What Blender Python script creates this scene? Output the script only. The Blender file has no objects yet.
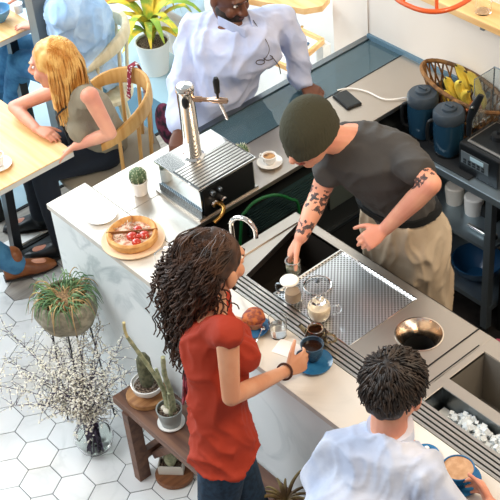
import bpy, bmesh, math, random
from mathutils import Vector, Matrix, noise
random.seed(7)
PI = math.pi
SC = bpy.context.scene
COL = SC.collection
V3 = Vector

# ---------------------------------------------------------------- camera
FPX = 1312.1; _p = math.radians(40.13); _r = math.radians(-5.897); _y = math.radians(-52.838)
CAM = V3((0, 0, 4.1))
def _rot(v):
    c, s = math.cos(_y), math.sin(_y)
    return V3((c*v[0]+s*v[1], -s*v[0]+c*v[1], v[2]))
_f = V3((0, math.cos(_p), -math.sin(_p))); _u = V3((0, math.sin(_p), math.cos(_p))); _x = V3((1, 0, 0))
RT = _rot(math.cos(_r)*_x + math.sin(_r)*_u); UP = _rot(-math.sin(_r)*_x + math.cos(_r)*_u); FW = _rot(_f)
cd = bpy.data.cameras.new('camera'); cam = bpy.data.objects.new('camera', cd); COL.objects.link(cam)
cd.sensor_width = 36; cd.lens = FPX/500*36; cd.clip_start = .05; cd.clip_end = 60
cam.matrix_world = Matrix(((RT.x, UP.x, -FW.x, CAM.x), (RT.y, UP.y, -FW.y, CAM.y), (RT.z, UP.z, -FW.z, CAM.z), (0, 0, 0, 1)))
SC.camera = cam
def at(px, py, z):
    """world point at height z on the sight line through a photo pixel"""
    d = FW + RT*((px-250)/FPX) - UP*((py-250)/FPX)
    return CAM + d*((z-CAM.z)/d.z)

def atp(px, py, o, nrm_, off):
    """point on a pixel's sight line lying off metres from o along nrm_"""
    d = FW + RT*((px-250)/FPX) - UP*((py-250)/FPX); n = V3(nrm_).normalized()
    return CAM + d*((off-(CAM-V3(o)).dot(n))/d.dot(n))
# ---------------------------------------------------------------- light
SC.view_settings.view_transform = 'Standard'; SC.view_settings.look = 'None'
SC.view_settings.gamma = 1; SC.view_settings.use_curve_mapping = False
SC.view_settings.exposure = 0.20
W = bpy.data.worlds.new('world'); SC.world = W; W.use_nodes = True
nt = W.node_tree; bg = nt.nodes['Background']
tc = nt.nodes.new('ShaderNodeTexCoord'); sep = nt.nodes.new('ShaderNodeSeparateXYZ'); rp = nt.nodes.new('ShaderNodeValToRGB')
mp = nt.nodes.new('ShaderNodeMapRange'); mp.inputs[1].default_value = -1; mp.inputs[2].default_value = 1
nt.links.new(tc.outputs['Generated'], sep.inputs[0]); nt.links.new(sep.outputs['X'], mp.inputs[0])
nt.links.new(mp.outputs[0], rp.inputs[0]); nt.links.new(rp.outputs[0], bg.inputs[0])
rp.color_ramp.elements[0].color = (.80, .93, 1.0, 1); rp.color_ramp.elements[1].color = (.62, .50, .40, 1)
e = rp.color_ramp.elements.new(.5); e.color = (.66, .66, .66, 1)
bg.inputs[1].default_value = 0.62
def area(name, loc, target, sx, sy, power, color):
    l = bpy.data.lights.new(name, 'AREA'); l.shape = 'RECTANGLE'; l.size = sx; l.size_y = sy; l.energy = power; l.color = color
    o = bpy.data.objects.new(name, l); COL.objects.link(o); o.location = loc
    o.rotation_euler = (V3(target)-V3(loc)).to_track_quat('-Z', 'Y').to_euler(); return o
area('window_daylight', (-8.2, 2.2, 3.4), (-3.6, 2.2, .6), 5.0, 3.6, 470, (.84, .94, 1.0))
area('overhead_fill', (-4.8, -1.6, 5.2), (-3.2, 2.0, .6), 3.5, 2.5, 200, (.94, .97, 1.0))  # added soft fill from above the camera side, lifts the marble front
area('warm_fill', (-.6, 3.0, 4.4), (-2.6, 2.6, .8), 1.2, 1.2, 95, (1.0, .80, .58))  # added warm fill that brightens the barista zone

# ---------------------------------------------------------------- materials
MATS = {}
def hx(h):
    h = h.lstrip('#'); c = [int(h[i:i+2], 16)/255 for i in (0, 2, 4)]
    return tuple((x/12.92 if x <= .04045 else ((x+.055)/1.055)**2.4) for x in c)+(1,)
def mat(name, col, rough=.5, metal=0, trans=0, ior=1.45, var=None, vscale=8, bump=0, bscale=60, coat=0, sss=0, stretch=None, alpha=1, emis=0, vlo=.4, vhi=.6, detail=4):
    if name in MATS: return MATS[name]
    m = bpy.data.materials.new(name); m.use_nodes = True; t = m.node_tree; b = t.nodes['Principled BSDF']
    c = hx(col) if isinstance(col, str) else col
    b.inputs['Base Color'].default_value = c; b.inputs['Roughness'].default_value = rough; b.inputs['Metallic'].default_value = metal
    b.inputs['Transmission Weight'].default_value = trans; b.inputs['IOR'].default_value = ior
    b.inputs['Coat Weight'].default_value = coat; b.inputs['Alpha'].default_value = alpha
    if sss: b.inputs['Subsurface Weight'].default_value = sss; b.inputs['Subsurface Radius'].default_value = (.02, .008, .004); b.inputs['Subsurface Scale'].default_value = .5
    if emis: b.inputs['Emission Color'].default_value = c; b.inputs['Emission Strength'].default_value = emis
    if var or bump:
        tcn = t.nodes.new('ShaderNodeTexCoord'); mpn = t.nodes.new('ShaderNodeMapping'); t.links.new(tcn.outputs['Object'], mpn.inputs[0])
        if stretch: mpn.inputs['Scale'].default_value = stretch
    if var:
        n = t.nodes.new('ShaderNodeTexNoise'); n.inputs['Scale'].default_value = vscale; n.inputs['Detail'].default_value = detail
        r = t.nodes.new('ShaderNodeValToRGB'); r.color_ramp.elements[0].position = vlo; r.color_ramp.elements[1].position = vhi
        r.color_ramp.elements[0].color = c; r.color_ramp.elements[1].color = hx(var)
        t.links.new(mpn.outputs[0], n.inputs['Vector']); t.links.new(n.outputs['Fac'], r.inputs[0]); t.links.new(r.outputs[0], b.inputs['Base Color'])
    if bump:
        n2 = t.nodes.new('ShaderNodeTexNoise'); n2.inputs['Scale'].default_value = bscale; n2.inputs['Detail'].default_value = 3
        bn = t.nodes.new('ShaderNodeBump'); bn.inputs['Strength'].default_value = bump; bn.inputs['Distance'].default_value = .01
        t.links.new(mpn.outputs[0], n2.inputs['Vector']); t.links.new(n2.outputs['Fac'], bn.inputs['Height']); t.links.new(bn.outputs[0], b.inputs['Normal'])
    MATS[name] = m; return m

def marble(name, base, vein, scale=3.0, amount=.5, warm=None):
    m = bpy.data.materials.new(name); m.use_nodes = True; t = m.node_tree; b = t.nodes['Principled BSDF']
    L = t.links.new; tcn = t.nodes.new('ShaderNodeTexCoord')
    n1 = t.nodes.new('ShaderNodeTexNoise'); n1.inputs['Scale'].default_value = scale; n1.inputs['Detail'].default_value = 7; n1.inputs['Distortion'].default_value = 1.2
    L(tcn.outputs['Object'], n1.inputs['Vector'])
    mth = t.nodes.new('ShaderNodeMath'); mth.operation = 'SUBTRACT'; mth.inputs[1].default_value = .5; L(n1.outputs['Fac'], mth.inputs[0])
    ab = t.nodes.new('ShaderNodeMath'); ab.operation = 'ABSOLUTE'; L(mth.outputs[0], ab.inputs[0])
    r = t.nodes.new('ShaderNodeValToRGB'); r.color_ramp.elements[0].position = 0; r.color_ramp.elements[1].position = .05
    r.color_ramp.elements[0].color = (amount,)*3+(1,); r.color_ramp.elements[1].color = (0, 0, 0, 1); L(ab.outputs[0], r.inputs[0])
    n2 = t.nodes.new('ShaderNodeTexNoise'); n2.inputs['Scale'].default_value = scale*.6; n2.inputs['Detail'].default_value = 3; L(tcn.outputs['Object'], n2.inputs['Vector'])
    r2 = t.nodes.new('ShaderNodeValToRGB'); r2.color_ramp.elements[0].position = .45; r2.color_ramp.elements[1].position = .7; L(n2.outputs['Fac'], r2.inputs[0])
    mu = t.nodes.new('ShaderNodeMath'); mu.operation = 'MULTIPLY'; L(r.outputs[0], mu.inputs[0]); L(r2.outputs[0], mu.inputs[1])
    ad = t.nodes.new('ShaderNodeMath'); ad.operation = 'MULTIPLY_ADD'; ad.inputs[1].default_value = .22; L(r2.outputs[0], ad.inputs[0]); L(mu.outputs[0], ad.inputs[2])
    mx = t.nodes.new('ShaderNodeMix'); mx.data_type = 'RGBA'; mx.inputs[6].default_value = hx(base); mx.inputs[7].default_value = hx(vein)
    L(ad.outputs[0], mx.inputs[0]); src = mx.outputs[2]
    if warm:
        n3 = t.nodes.new('ShaderNodeTexNoise'); n3.inputs['Scale'].default_value = 2.2; L(tcn.outputs['Object'], n3.inputs['Vector'])
        r3 = t.nodes.new('ShaderNodeValToRGB'); r3.color_ramp.elements[0].position = .5; r3.color_ramp.elements[1].position = .68; L(n3.outputs['Fac'], r3.inputs[0])
        m3 = t.nodes.new('ShaderNodeMath'); m3.operation = 'MULTIPLY'; m3.inputs[1].default_value = .6; L(r3.outputs[0], m3.inputs[0])
        mx2 = t.nodes.new('ShaderNodeMix'); mx2.data_type = 'RGBA'; mx2.inputs[7].default_value = hx(warm); L(m3.outputs[0], mx2.inputs[0]); L(src, mx2.inputs[6]); src = mx2.outputs[2]
    L(src, b.inputs['Base Color']); b.inputs['Roughness'].default_value = .25
    MATS[name] = m; return m

def wood(name, c1, c2, axis='x', scale=9, rough=.5):
    m = bpy.data.materials.new(name); m.use_nodes = True; t = m.node_tree; b = t.nodes['Principled BSDF']; L = t.links.new
    tcn = t.nodes.new('ShaderNodeTexCoord'); mpn = t.nodes.new('ShaderNodeMapping'); L(tcn.outputs['Object'], mpn.inputs[0])
    s = [1, 1, 1]; s['xyz'.index(axis)] = .09; mpn.inputs['Scale'].default_value = s
    n = t.nodes.new('ShaderNodeTexNoise'); n.inputs['Scale'].default_value = scale*4; n.inputs['Detail'].default_value = 5; L(mpn.outputs[0], n.inputs['Vector'])
    r = t.nodes.new('ShaderNodeValToRGB'); r.color_ramp.elements[0].position = .35; r.color_ramp.elements[1].position = .65
    r.color_ramp.elements[0].color = hx(c1); r.color_ramp.elements[1].color = hx(c2); L(n.outputs['Fac'], r.inputs[0]); L(r.outputs[0], b.inputs['Base Color'])
    b.inputs['Roughness'].default_value = rough
    MATS[name] = m; return m

def perforated(name, base, hole, pitch, rad):
    """brushed sheet with a staggered grid of round punched holes"""
    m = bpy.data.materials.new(name); m.use_nodes = True; t = m.node_tree; b = t.nodes['Principled BSDF']; L = t.links.new
    tcn = t.nodes.new('ShaderNodeTexCoord'); sp = t.nodes.new('ShaderNodeSeparateXYZ'); L(tcn.outputs['Object'], sp.inputs[0])
    def M(op, a, bb=None):
        n = t.nodes.new('ShaderNodeMath'); n.operation = op
        for i, v in enumerate((a, bb)):
            if v is None: continue
            if isinstance(v, (int, float)): n.inputs[i].default_value = v
            else: L(v, n.inputs[i])
        return n.outputs[0]
    def grid(off):
        def ax(o, p):
            f = M('FRACT', M('ADD', M('DIVIDE', o, p), off+100))
            return M('MULTIPLY', M('SUBTRACT', f, .5), p)
        dx = ax(sp.outputs['X'], pitch); dy = ax(sp.outputs['Y'], pitch)
        return M('SQRT', M('ADD', M('MULTIPLY', dx, dx), M('MULTIPLY', dy, dy)))
    d = M('MINIMUM', grid(0), grid(.5)); k = M('LESS_THAN', d, rad)
    mx = t.nodes.new('ShaderNodeMix'); mx.data_type = 'RGBA'; mx.inputs[6].default_value = hx(base); mx.inputs[7].default_value = hx(hole); L(k, mx.inputs[0]); L(mx.outputs[2], b.inputs['Base Color'])
    L(M('SUBTRACT', 1.0, k), b.inputs['Metallic']); b.inputs['Roughness'].default_value = .33
    MATS[name] = m; return m

steel = mat('stainless_steel', '#c9c4bd', .30, 1, bump=.06, bscale=30, stretch=(1, 12, 1))
steelw = mat('warm_brushed_steel', '#c6bdb2', .36, 1, bump=.05, bscale=40, stretch=(12, 1, 1))
steeld = mat('dark_steel', '#7d8488', .34, 1)
chrome = mat('polished_chrome', '#e6e4e0', .08, 1)
mirror = mat('mirror_steel', '#d8e4ea', .13, 1)
perf = perforated('perforated_steel', '#e9edf0', '#3a4042', .0160, .0034)
mesh_grille = perforated('mesh_grille', '#9aa4aa', '#101417', .010, .0032)
black = mat('black_plastic', '#14171a', .35)
blackm = mat('matte_black', '#0d0f10', .7)
dkcab = mat('dark_cabinet', '#1d2122', .45)
white = mat('white_ceramic', '#f1efea', .18, coat=.3)
whitep = mat('white_paint', '#f3f1ec', .6)
cream = mat('cream_wall_paint', '#f0e6da', .8, var='#ece0d2', vscale=2)
bluec = mat('blue_glaze', '#1f5c8c', .2, coat=.5, var='#2f6f9c', vscale=30)
navyc = mat('navy_glaze', '#3a5568', .25, coat=.5, var='#27384a', vscale=30)
coffee = mat('black_coffee', '#24120a', .12)
latte = mat('latte_foam', '#c9a07c', .5, var='#b58a63', vscale=40)
espresso = mat('espresso_crema', '#b98a55', .4, var='#5b361b', vscale=50)
glass = mat('clear_glass', '#ffffff', .02, 0, 1, 1.35)
glassg = mat('green_tinted_glass', '#9fb8b4', .03, 0, 1, 1.3)
milk = mat('white_milk', '#f4ece0', .4)
thin = mat('thin_glass', '#ffffff', .02, 0, 1, 1.12)
MT = marble('white_marble', '#d9d4cc', '#8b8c89', 3.2, .8, '#d9c5a8')
MF = marble('marble_front', '#eaf0f1', '#7f949b', 2.4, .8)
MTile = marble('marble_tile', '#f3f5f5', '#aeb5b4', 3.2, .5, '#ddd6c8')
def tint_islands(m):
    t = m.node_tree; b = t.nodes['Principled BSDF']; L = t.links.new
    src = b.inputs['Base Color'].links[0].from_socket
    g = t.nodes.new('ShaderNodeNewGeometry'); mr = t.nodes.new('ShaderNodeMapRange'); mr.inputs[3].default_value = .86; mr.inputs[4].default_value = 1.03
    L(g.outputs['Random Per Island'], mr.inputs[0]); hs = t.nodes.new('ShaderNodeHueSaturation'); L(mr.outputs[0], hs.inputs['Value']); L(src, hs.inputs['Color']); L(hs.outputs[0], b.inputs['Base Color'])
tint_islands(MTile); MTile.node_tree.nodes['Principled BSDF'].inputs['Roughness'].default_value = .35
grout = mat('dark_grout', '#4c5358', .8)
bench_w = wood('dark_bench_wood', '#54382c', '#76533f', 'x', 9)
oak = wood('pale_oak', '#d9a86a', '#ebc48a', 'x', 8)
oak2 = wood('honey_bentwood', '#c98f45', '#dfae68', 'z', 8)
palew = wood('pale_painted_wood', '#cfc39c', '#e4dabb', 'z', 8)
plankg = wood('grey_planks', '#8d8780', '#b5aea4', 'y', 6)
plankb = wood('worn_planks', '#726558', '#a69a8b', 'x', 6)
shelfw = wood('shelf_wood', '#dba766', '#efc68c', 'x', 6)
discw = wood('wood_slice', '#8e5f38', '#b98857', 'y', 12)
discd = wood('dark_wood_slice', '#6a3f22', '#8b5733', 'y', 12)
bark = mat('bark', '#3c2a20', .9, bump=.5)
soil = mat('soil_gravel', '#3a2a20', .95, var='#8d7a68', vscale=160, bump=.8, bscale=200, vlo=.45, vhi=.6)
cactus = mat('cactus_green', '#3f5a3c', .7, var='#6d8160', vscale=70, bump=.5, bscale=120)
cactusd = mat('olive_cactus', '#4a4c38', .8, var='#6b6a50', vscale=60, bump=.6, bscale=120)
cactusg = mat('grey_green_cactus', '#7f8466', .75, var='#a5a483', vscale=50, bump=.4, bscale=90)
leafy = mat('lime_leaves', '#86a83c', .5, var='#e2c33a', vscale=9, vlo=.45, vhi=.58)
leafg = mat('grass_green', '#4f7a55', .6, var='#7e9a66', vscale=20)
dryleaf = mat('dry_olive_leaf', '#5f4a2c', .6, var='#8d7a4a', vscale=14)
twig = mat('dark_twig', '#4d4258', .8)
blossom = mat('cream_blossom', '#f8f6e4', .7, var='#fbfaf2', vscale=40)
skin1 = mat('fair_skin', '#e0a184', .5, sss=.12, var='#d8927a', vscale=10)
skin2 = mat('tan_skin', '#cf9877', .5, sss=.1, var='#c68a68', vscale=10)
skin3 = mat('deep_brown_skin', '#6f4430', .45, sss=.08, var='#5d3725', vscale=10)
red = mat('rust_red_cotton', '#9e2e14', .8, bump=.12, bscale=50)
denim = mat('navy_denim', '#16293c', .85, var='#213a50', vscale=60, bump=.1, bscale=200)
denimb = mat('blue_denim', '#2b5f86', .85, var='#4780a6', vscale=12, bump=.1, bscale=200)
bluesh = mat('pale_blue_cotton', '#c6cde6', .85, var='#b3bfdf', vscale=9, bump=.15, bscale=40)
whsh = mat('white_blue_cotton', '#cfd6e6', .85, var='#bac5dc', vscale=9, bump=.15, bscale=40)
skysh = mat('sky_blue_shirt', '#9cc0e6', .85, var='#b9d5f0', vscale=9, bump=.15, bscale=40)
grtee = mat('grey_tee', '#454341', .9, bump=.1, bscale=60)
taupe = mat('taupe_knit', '#8f8672', .9, bump=.3, bscale=160)
khaki = mat('khaki_canvas', '#c4b39b', .85, var='#b3a087', vscale=5, bump=.15, bscale=40)
hatm = mat('olive_rib_knit', '#3b3a2b', .95, bump=.5, bscale=50, stretch=(3, 3, .5))
hairdk = mat('dark_brown_hair', '#2a1a11', .6, var='#4a2f1e', vscale=25)
hairbl = mat('blonde_hair', '#c98a3e', .45, var='#e8bb6e', vscale=18)
hairbk = mat('black_hair', '#1b1512', .55, var='#382c24', vscale=40)

# ---------------------------------------------------------------- mesh helpers
def frame(d, hint=None):
    d = V3(d).normalized(); h = V3(hint) if hint else (V3((0, 0, 1)) if abs(d.z) < .9 else V3((1, 0, 0)))
    a = h.cross(d)
    if a.length < 1e-5: a = V3((1, 0, 0)).cross(d)
    a.normalize(); return a, d.cross(a).normalized()
class MB:
    def __init__(s): s.v = []; s.f = []; s.m = []
    def add(s, vs, fs, mi=0):
        o = len(s.v); s.v += [tuple(v) for v in vs]; s.f += [tuple(i+o for i in f) for f in fs]; s.m += [mi]*len(fs); return s
    def box(s, x0, x1, y0, y1, z0, z1, mi=0):
        return s.add([(x0, y0, z0), (x1, y0, z0), (x1, y1, z0), (x0, y1, z0), (x0, y0, z1), (x1, y0, z1), (x1, y1, z1), (x0, y1, z1)],
            [(0, 3, 2, 1), (4, 5, 6, 7), (0, 1, 5, 4), (1, 2, 6, 5), (2, 3, 7, 6), (3, 0, 4, 7)], mi)
    def obox(s, c, ang, lx, ly, z0, z1, mi=0):
        ca, sa = math.cos(ang), math.sin(ang); P = []
        for z in (z0, z1):
            for a, b in ((-1, -1), (1, -1), (1, 1), (-1, 1)):
                x, y = a*lx/2, b*ly/2; P.append((c[0]+ca*x-sa*y, c[1]+sa*x+ca*y, z))
        return s.add(P, [(0, 3, 2, 1), (4, 5, 6, 7), (0, 1, 5, 4), (1, 2, 6, 5), (2, 3, 7, 6), (3, 0, 4, 7)], mi)
    def bar(s, a, b, w, h, mi=0, hint=None):
        a, b = V3(a), V3(b); x, y = frame(b-a, hint); P = []
        for p in (a, b):
            for i, j in ((-1, -1), (1, -1), (1, 1), (-1, 1)): P.append(p+x*(i*w/2)+y*(j*h/2))
        return s.add(P, [(0, 3, 2, 1), (4, 5, 6, 7), (0, 1, 5, 4), (1, 2, 6, 5), (2, 3, 7, 6), (3, 0, 4, 7)], mi)
    def prism(s, poly, z0, z1, mi=0):
        n = len(poly); P = [(p[0], p[1], z0) for p in poly]+[(p[0], p[1], z1) for p in poly]
        return s.add(P, [tuple(range(n-1, -1, -1)), tuple(range(n, 2*n))]+[(i, (i+1) % n, (i+1) % n+n, i+n) for i in range(n)], mi)
    def loft(s, secs, n=16, mi=0, cap=True, p=2.0):
        """secs: (centre, axisA, axisB) half-axis vectors"""
        P = []
        for c, a, b in secs:
            c, a, b = V3(c), V3(a), V3(b)
            for i in range(n):
                t = 2*PI*i/n; ct, st = math.cos(t), math.sin(t)
                x = math.copysign(abs(ct)**(2/p), ct); y = math.copysign(abs(st)**(2/p), st)
                P.append(c+a*x+b*y)
        F = []
        for k in range(len(secs)-1):
            for i in range(n): j = (i+1) % n; F.append((k*n+i, k*n+j, (k+1)*n+j, (k+1)*n+i))
        if cap: F.append(tuple(range(n-1, -1, -1))); F.append(tuple((len(secs)-1)*n+i for i in range(n)))
        return s.add(P, F, mi)
    def tube(s, pts, r, n=8, mi=0, cap=True, closed=False):
        pts = [V3(p) for p in pts]; m = len(pts); rs = r if isinstance(r, (list, tuple)) else [r]*m
        d0 = pts[1]-pts[0]; a, b = frame(d0); secs = []
        for i, p in enumerate(pts):
            if closed: d = pts[(i+1) % m]-pts[i-1]
            else: d = pts[min(i+1, m-1)]-pts[max(i-1, 0)]
            if d.length < 1e-7: d = d0
            d.normalize(); a = (a-d*a.dot(d))
            if a.length < 1e-5: a, _ = frame(d)
            a.normalize(); b = d.cross(a); secs.append((p, a*rs[i], b*rs[i]))
        if closed: secs.append(secs[0])
        return s.loft(secs, n, mi, cap and not closed)
    def lathe(s, prof, c=(0, 0, 0), n=28, mi=0, axis=(0, 0, 1), wob=0, cap=True):
        a, b = frame(axis); ax = V3(axis).normalized(); c = V3(c); P = []; F = []
        if abs(ax.z) > .999: a, b = V3((1, 0, 0)), V3((0, 1, 0))
        for r, z in prof:
            for i in range(n):
                t = 2*PI*i/n; w = 1+(wob*math.sin(3*t+1)+wob*.6*math.sin(5*t) if wob else 0)
                P.append(c+ax*z+(a*math.cos(t)+b*math.sin(t))*max(r, 1e-4)*w)
        for k in range(len(prof)-1):
            for i in range(n): j = (i+1) % n; F.append((k*n+i, k*n+j, (k+1)*n+j, (k+1)*n+i))
        if cap and prof[0][0] > 1e-3 and prof[0] != prof[-1]: F.append(tuple(range(n-1, -1, -1)))
        if cap and prof[-1][0] > 1e-3 and prof[0] != prof[-1]: F.append(tuple((len(prof)-1)*n+i for i in range(n)))
        return s.add(P, F, mi)
    def ell(s, c, r, R=None, nu=16, nv=10, mi=0):
        P = []; F = []; c = V3(c); R = R or Matrix.Identity(3)
        for k in range(nv+1):
            ph = PI*k/nv
            for i in range(nu):
                t = 2*PI*i/nu; P.append(c+R @ V3((r[0]*math.sin(ph)*math.cos(t), r[1]*math.sin(ph)*math.sin(t), r[2]*math.cos(ph))))
        for k in range(nv):
            for i in range(nu): j = (i+1) % nu; F.append((k*nu+i, (k+1)*nu+i, (k+1)*nu+j, k*nu+j))
        return s.add(P, F, mi)
    def cap_(s, a, b, ra, rb, n=14, mi=0):
        """tapered capsule"""
        a, b = V3(a), V3(b); x, y = frame(b-a); d = (b-a).normalized(); secs = []
        for k in range(5): t = PI/2*k/4; q = ra*math.sin(t)+1e-4; secs.append((a-d*ra*math.cos(t), x*q, y*q))
        for k in range(5): t = PI/2*k/4; q = rb*math.cos(t)+1e-4; secs.append((b+d*rb*math.sin(t), x*q, y*q))
        return s.loft(secs, n, mi)
    def build(s, name, mats, parent=None, smooth=True, loc=None, bevel=0, remesh=0, sm=0, fn=None, sub=0, ang=40):
        if not isinstance(mats, (list, tuple)): mats = [mats]
        me = bpy.data.meshes.new(name); o = bpy.data.objects.new(name, me); COL.objects.link(o)
        off = V3(loc) if loc is not None else V3((0, 0, 0))
        me.from_pydata([V3(v)-off-(wloc(parent) if parent else V3((0, 0, 0))) for v in s.v], [], s.f); me.update()
        if loc is not None: o.location = off
        for m in mats: me.materials.append(m)
        for p, mi in zip(me.polygons, s.m): p.material_index = mi
        bm = bmesh.new(); bm.from_mesh(me); bmesh.ops.remove_doubles(bm, verts=bm.verts, dist=1e-6)
        bmesh.ops.recalc_face_normals(bm, faces=bm.faces); bm.to_mesh(me); bm.free()
        if remesh:
            r = o.modifiers.new('r', 'REMESH'); r.mode = 'VOXEL'; r.voxel_size = remesh
            if sm: q = o.modifiers.new('s', 'SMOOTH'); q.iterations = sm; q.factor = .5
            dg = bpy.context.evaluated_depsgraph_get(); dg.update()
            n = bpy.data.meshes.new_from_object(o.evaluated_get(dg)); o.modifiers.clear(); o.data = n; n.name = name
            bpy.data.meshes.remove(me); me = n
            if not me.materials: me.materials.append(mats[0])
        if fn:
            base = off+(wloc(parent) if parent else V3((0, 0, 0)))
            ns = [v.normal.copy() for v in me.vertices]
            for v, nn in zip(me.vertices, ns): v.co = V3(fn(v.co+base, nn))-base
        if bevel:
            b = o.modifiers.new('bevel', 'BEVEL'); b.width = bevel; b.segments = 2; b.limit_method = 'ANGLE'; b.angle_limit = math.radians(35)
        if sub: q = o.modifiers.new('sub', 'SUBSURF'); q.levels = sub; q.render_levels = sub
        me.polygons.foreach_set('use_smooth', [smooth]*len(me.polygons))
        if smooth and not remesh:
            try: me.set_sharp_from_angle(angle=math.radians(ang))
            except Exception: pass
        if parent: o.parent = parent
        return o
def wloc(o):
    r = V3((0, 0, 0))
    while o: r += o.location; o = o.parent
    return r
def tag(o, label, cat, group=None, kind=None):
    if label: o['label'] = label
    if cat: o['category'] = cat
    if group: o['group'] = group
    if kind: o['kind'] = kind
    return o
def thing(name, loc, label, cat, group=None):
    o = bpy.data.objects.new(name, None); COL.objects.link(o); o.location = loc; o.empty_display_size = .05
    return tag(o, label, cat, group)
def struct(name, mb, m, **k):
    o = mb.build(name, m, **k); o['kind'] = 'structure'; return o
def circ(c, r, n=32, a0=0, a1=2*PI, z=None):
    full = abs(a1-a0-2*PI) < 1e-6
    return [V3((c[0]+r*math.cos(a0+(a1-a0)*i/(n if full else n-1)), c[1]+r*math.sin(a0+(a1-a0)*i/(n if full else n-1)), c[2] if z is None else z)) for i in range(n)]
def smooth_path(pts, k=6):
    pts = [V3(p) for p in pts]; out = []
    for i in range(len(pts)-1):
        p0 = pts[max(i-1, 0)]; p1 = pts[i]; p2 = pts[i+1]; p3 = pts[min(i+2, len(pts)-1)]
        for j in range(k):
            t = j/k; out.append(.5*((2*p1)+(p2-p0)*t+(2*p0-5*p1+4*p2-p3)*t*t+(3*p1-p0-3*p2+p3)*t**3))
    out.append(pts[-1]); return out
H = .95      # bar height
#==STRUCT
# ---------------------------------------------------------------- setting
# hexagonal marble floor tiles laid on dark grout
MB().box(-9, 1.5, -2.5, 6.5, -.12, -.004).build('floor', grout, smooth=False)['kind'] = 'structure'
hb = MB(); hs = .02147318*4.1*1.0
o0 = _rot((-.248658643*4.1, .917818200*4.1, 0)); th0 = math.radians(7.244345)-_y*0
def hexw(q):
    c, s = math.cos(math.radians(7.244345)), math.sin(math.radians(7.244345))
    return V3((o0[0], o0[1], 0))+_rot((hs*(c*q[0]-s*q[1]), hs*(s*q[0]+c*q[1]), 0))
for i in range(-34, 60):
    for j in range(-46, 46):
        # hexagon centres sit one side below-right of the first lattice vertex
        cx = 1.5*i; cy = math.sqrt(3)*(j+.5*(i % 2))
        q0 = (0.5+cx, -math.sqrt(3)/2+cy)
        c = hexw(q0)
        if not (-4.70 < c.x < .9 and 1.22 < c.y < 4.6): continue
        if c.x > -1.0 and c.y > 3.0: continue
        if c.x > -3.2 and c.y > 2.25: continue
        d = (abs(c.x+4.47) < .07 and abs(c.y-2.03) < .07)
        pts = [hexw((q0[0]+.972*math.cos(k*PI/3), q0[1]+.972*math.sin(k*PI/3))) for k in range(6)]
        hb.prism([(p.x, p.y) for p in pts], -.01, 0, 1 if d else 0)
struct('floor_tiles', hb, [MTile, plankg], smooth=False)
pb = MB()
for k in range(14):
    y0 = 1.235-.12*(k+1); pb.box(-5.0, 1.4, y0, y0+.116, -.02, -.002)
struct('floor_planks', pb, plankb, smooth=False)
fb = MB()
fb.box(-4.80, -4.725, -1, 4.6, -.01, .012, 1)
for k in range(2): fb.box(-4.965+.082*k, -4.965+.082*k+.079, -1, 4.6, -.01, .006, 0)
struct('floor_threshold', fb, [plankg, whitep], smooth=False)
struct('floor_strip', MB().box(-4.985, -4.967, -1, 4.6, -.01, .01).box(-4.72, -4.70, -1, 4.6, -.01, .004), blackm, smooth=False)
paleblue = mat('pale_blue_screed', '#a9c8d6', .35, var='#b9d3de', vscale=2)
dkblue = mat('darker_blue_floor', '#50788f', .4, var='#5d8499', vscale=2)
struct('floor_lounge', MB().box(-9, -4.985, -2.4, 3.06, -.01, 0).box(-9, -4.985, 3.43, 6, -.01, 0).box(-9, -5.45, 3.06, 3.43, -.01, 0), paleblue, smooth=False)
struct('floor_lounge_patch', MB().box(-5.45, -4.985, 3.06, 3.43, -.01, .0), dkblue, smooth=False)  # darker blue rectangle within the pale blue floor
darkfl = mat('dark_bar_mat', '#1b1817', .7, var='#2a2523', vscale=20)
struct('floor_bar_mat', MB().box(-3.22, 1.3, 2.28, 3.62, -.01, .004), darkfl, smooth=False)
# walls
struct('wall_back', MB().box(-3.72, 1.3, 3.62, 3.78, 0, 3.0), cream, smooth=False)
struct('wall_column', MB().box(-3.95, -3.72, 3.615, 3.95, 0, 3.0), cream, smooth=False)
struct('wall_street', MB().box(-5.2, -3.95, 3.80, 3.95, 0, 3.0).box(-9, -5.2, 3.80, 3.95, 0, .16).box(-9, -5.2, 3.80, 3.95, 2.6, 3.0), whitep, smooth=False)
wf = MB()
for x in (-5.2, -6.6, -8.0): wf.box(x-.03, x+.03, 3.84, 3.90, .16, 2.6)
wf.box(-9, -5.2, 3.84, 3.90, .16, .21).box(-9, -5.2, 3.84, 3.90, 2.55, 2.6)
w1 = struct('window_1', wf, whitep, smooth=False)
MB().box(-8.99, -5.21, 3.865, 3.871, .2, 2.56).build('window_pane', glass, w1, smooth=False)
postm = mat('grey_post_paint', '#6f7779', .5)
struct('trim_1', MB().obox((-5.10, 2.72), 0, .075, .075, 0, 3.0), postm, smooth=False)
struct('trim_2', MB().box(-3.72, -3.0, 3.606, 3.62, .945, .968), mat('blue_grey_trim', '#5f7c8c', .5), smooth=False)
struct('sidewalk', MB().box(-9, -3.9, 3.95, 9, -.3, -.05), mat('sunlit_pavement', '#d9d9d4', .9), smooth=False)
#==COUNTER
# ---------------------------------------------------------------- marble bar
t = thing('marble_counter', (-2.3, 1.97, 0), 'long white marble bar counter with grey veined front in the middle', 'counter')
MB().box(-3.78, -.7, 1.88, 2.07, .925, H).build('countertop', MT, t, smooth=False, bevel=.002)
MB().box(-3.772, -.7, 1.888, 1.908, 0, .925).build('front_panel', MF, t, smooth=False)
MB().box(-3.772, -3.752, 1.908, 2.07, 0, .925).build('end_panel', MF, t, smooth=False)
MB().box(-3.752, -.7, 1.908, 2.06, 0, .92).build('carcass', dkcab, t, smooth=False)
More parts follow.
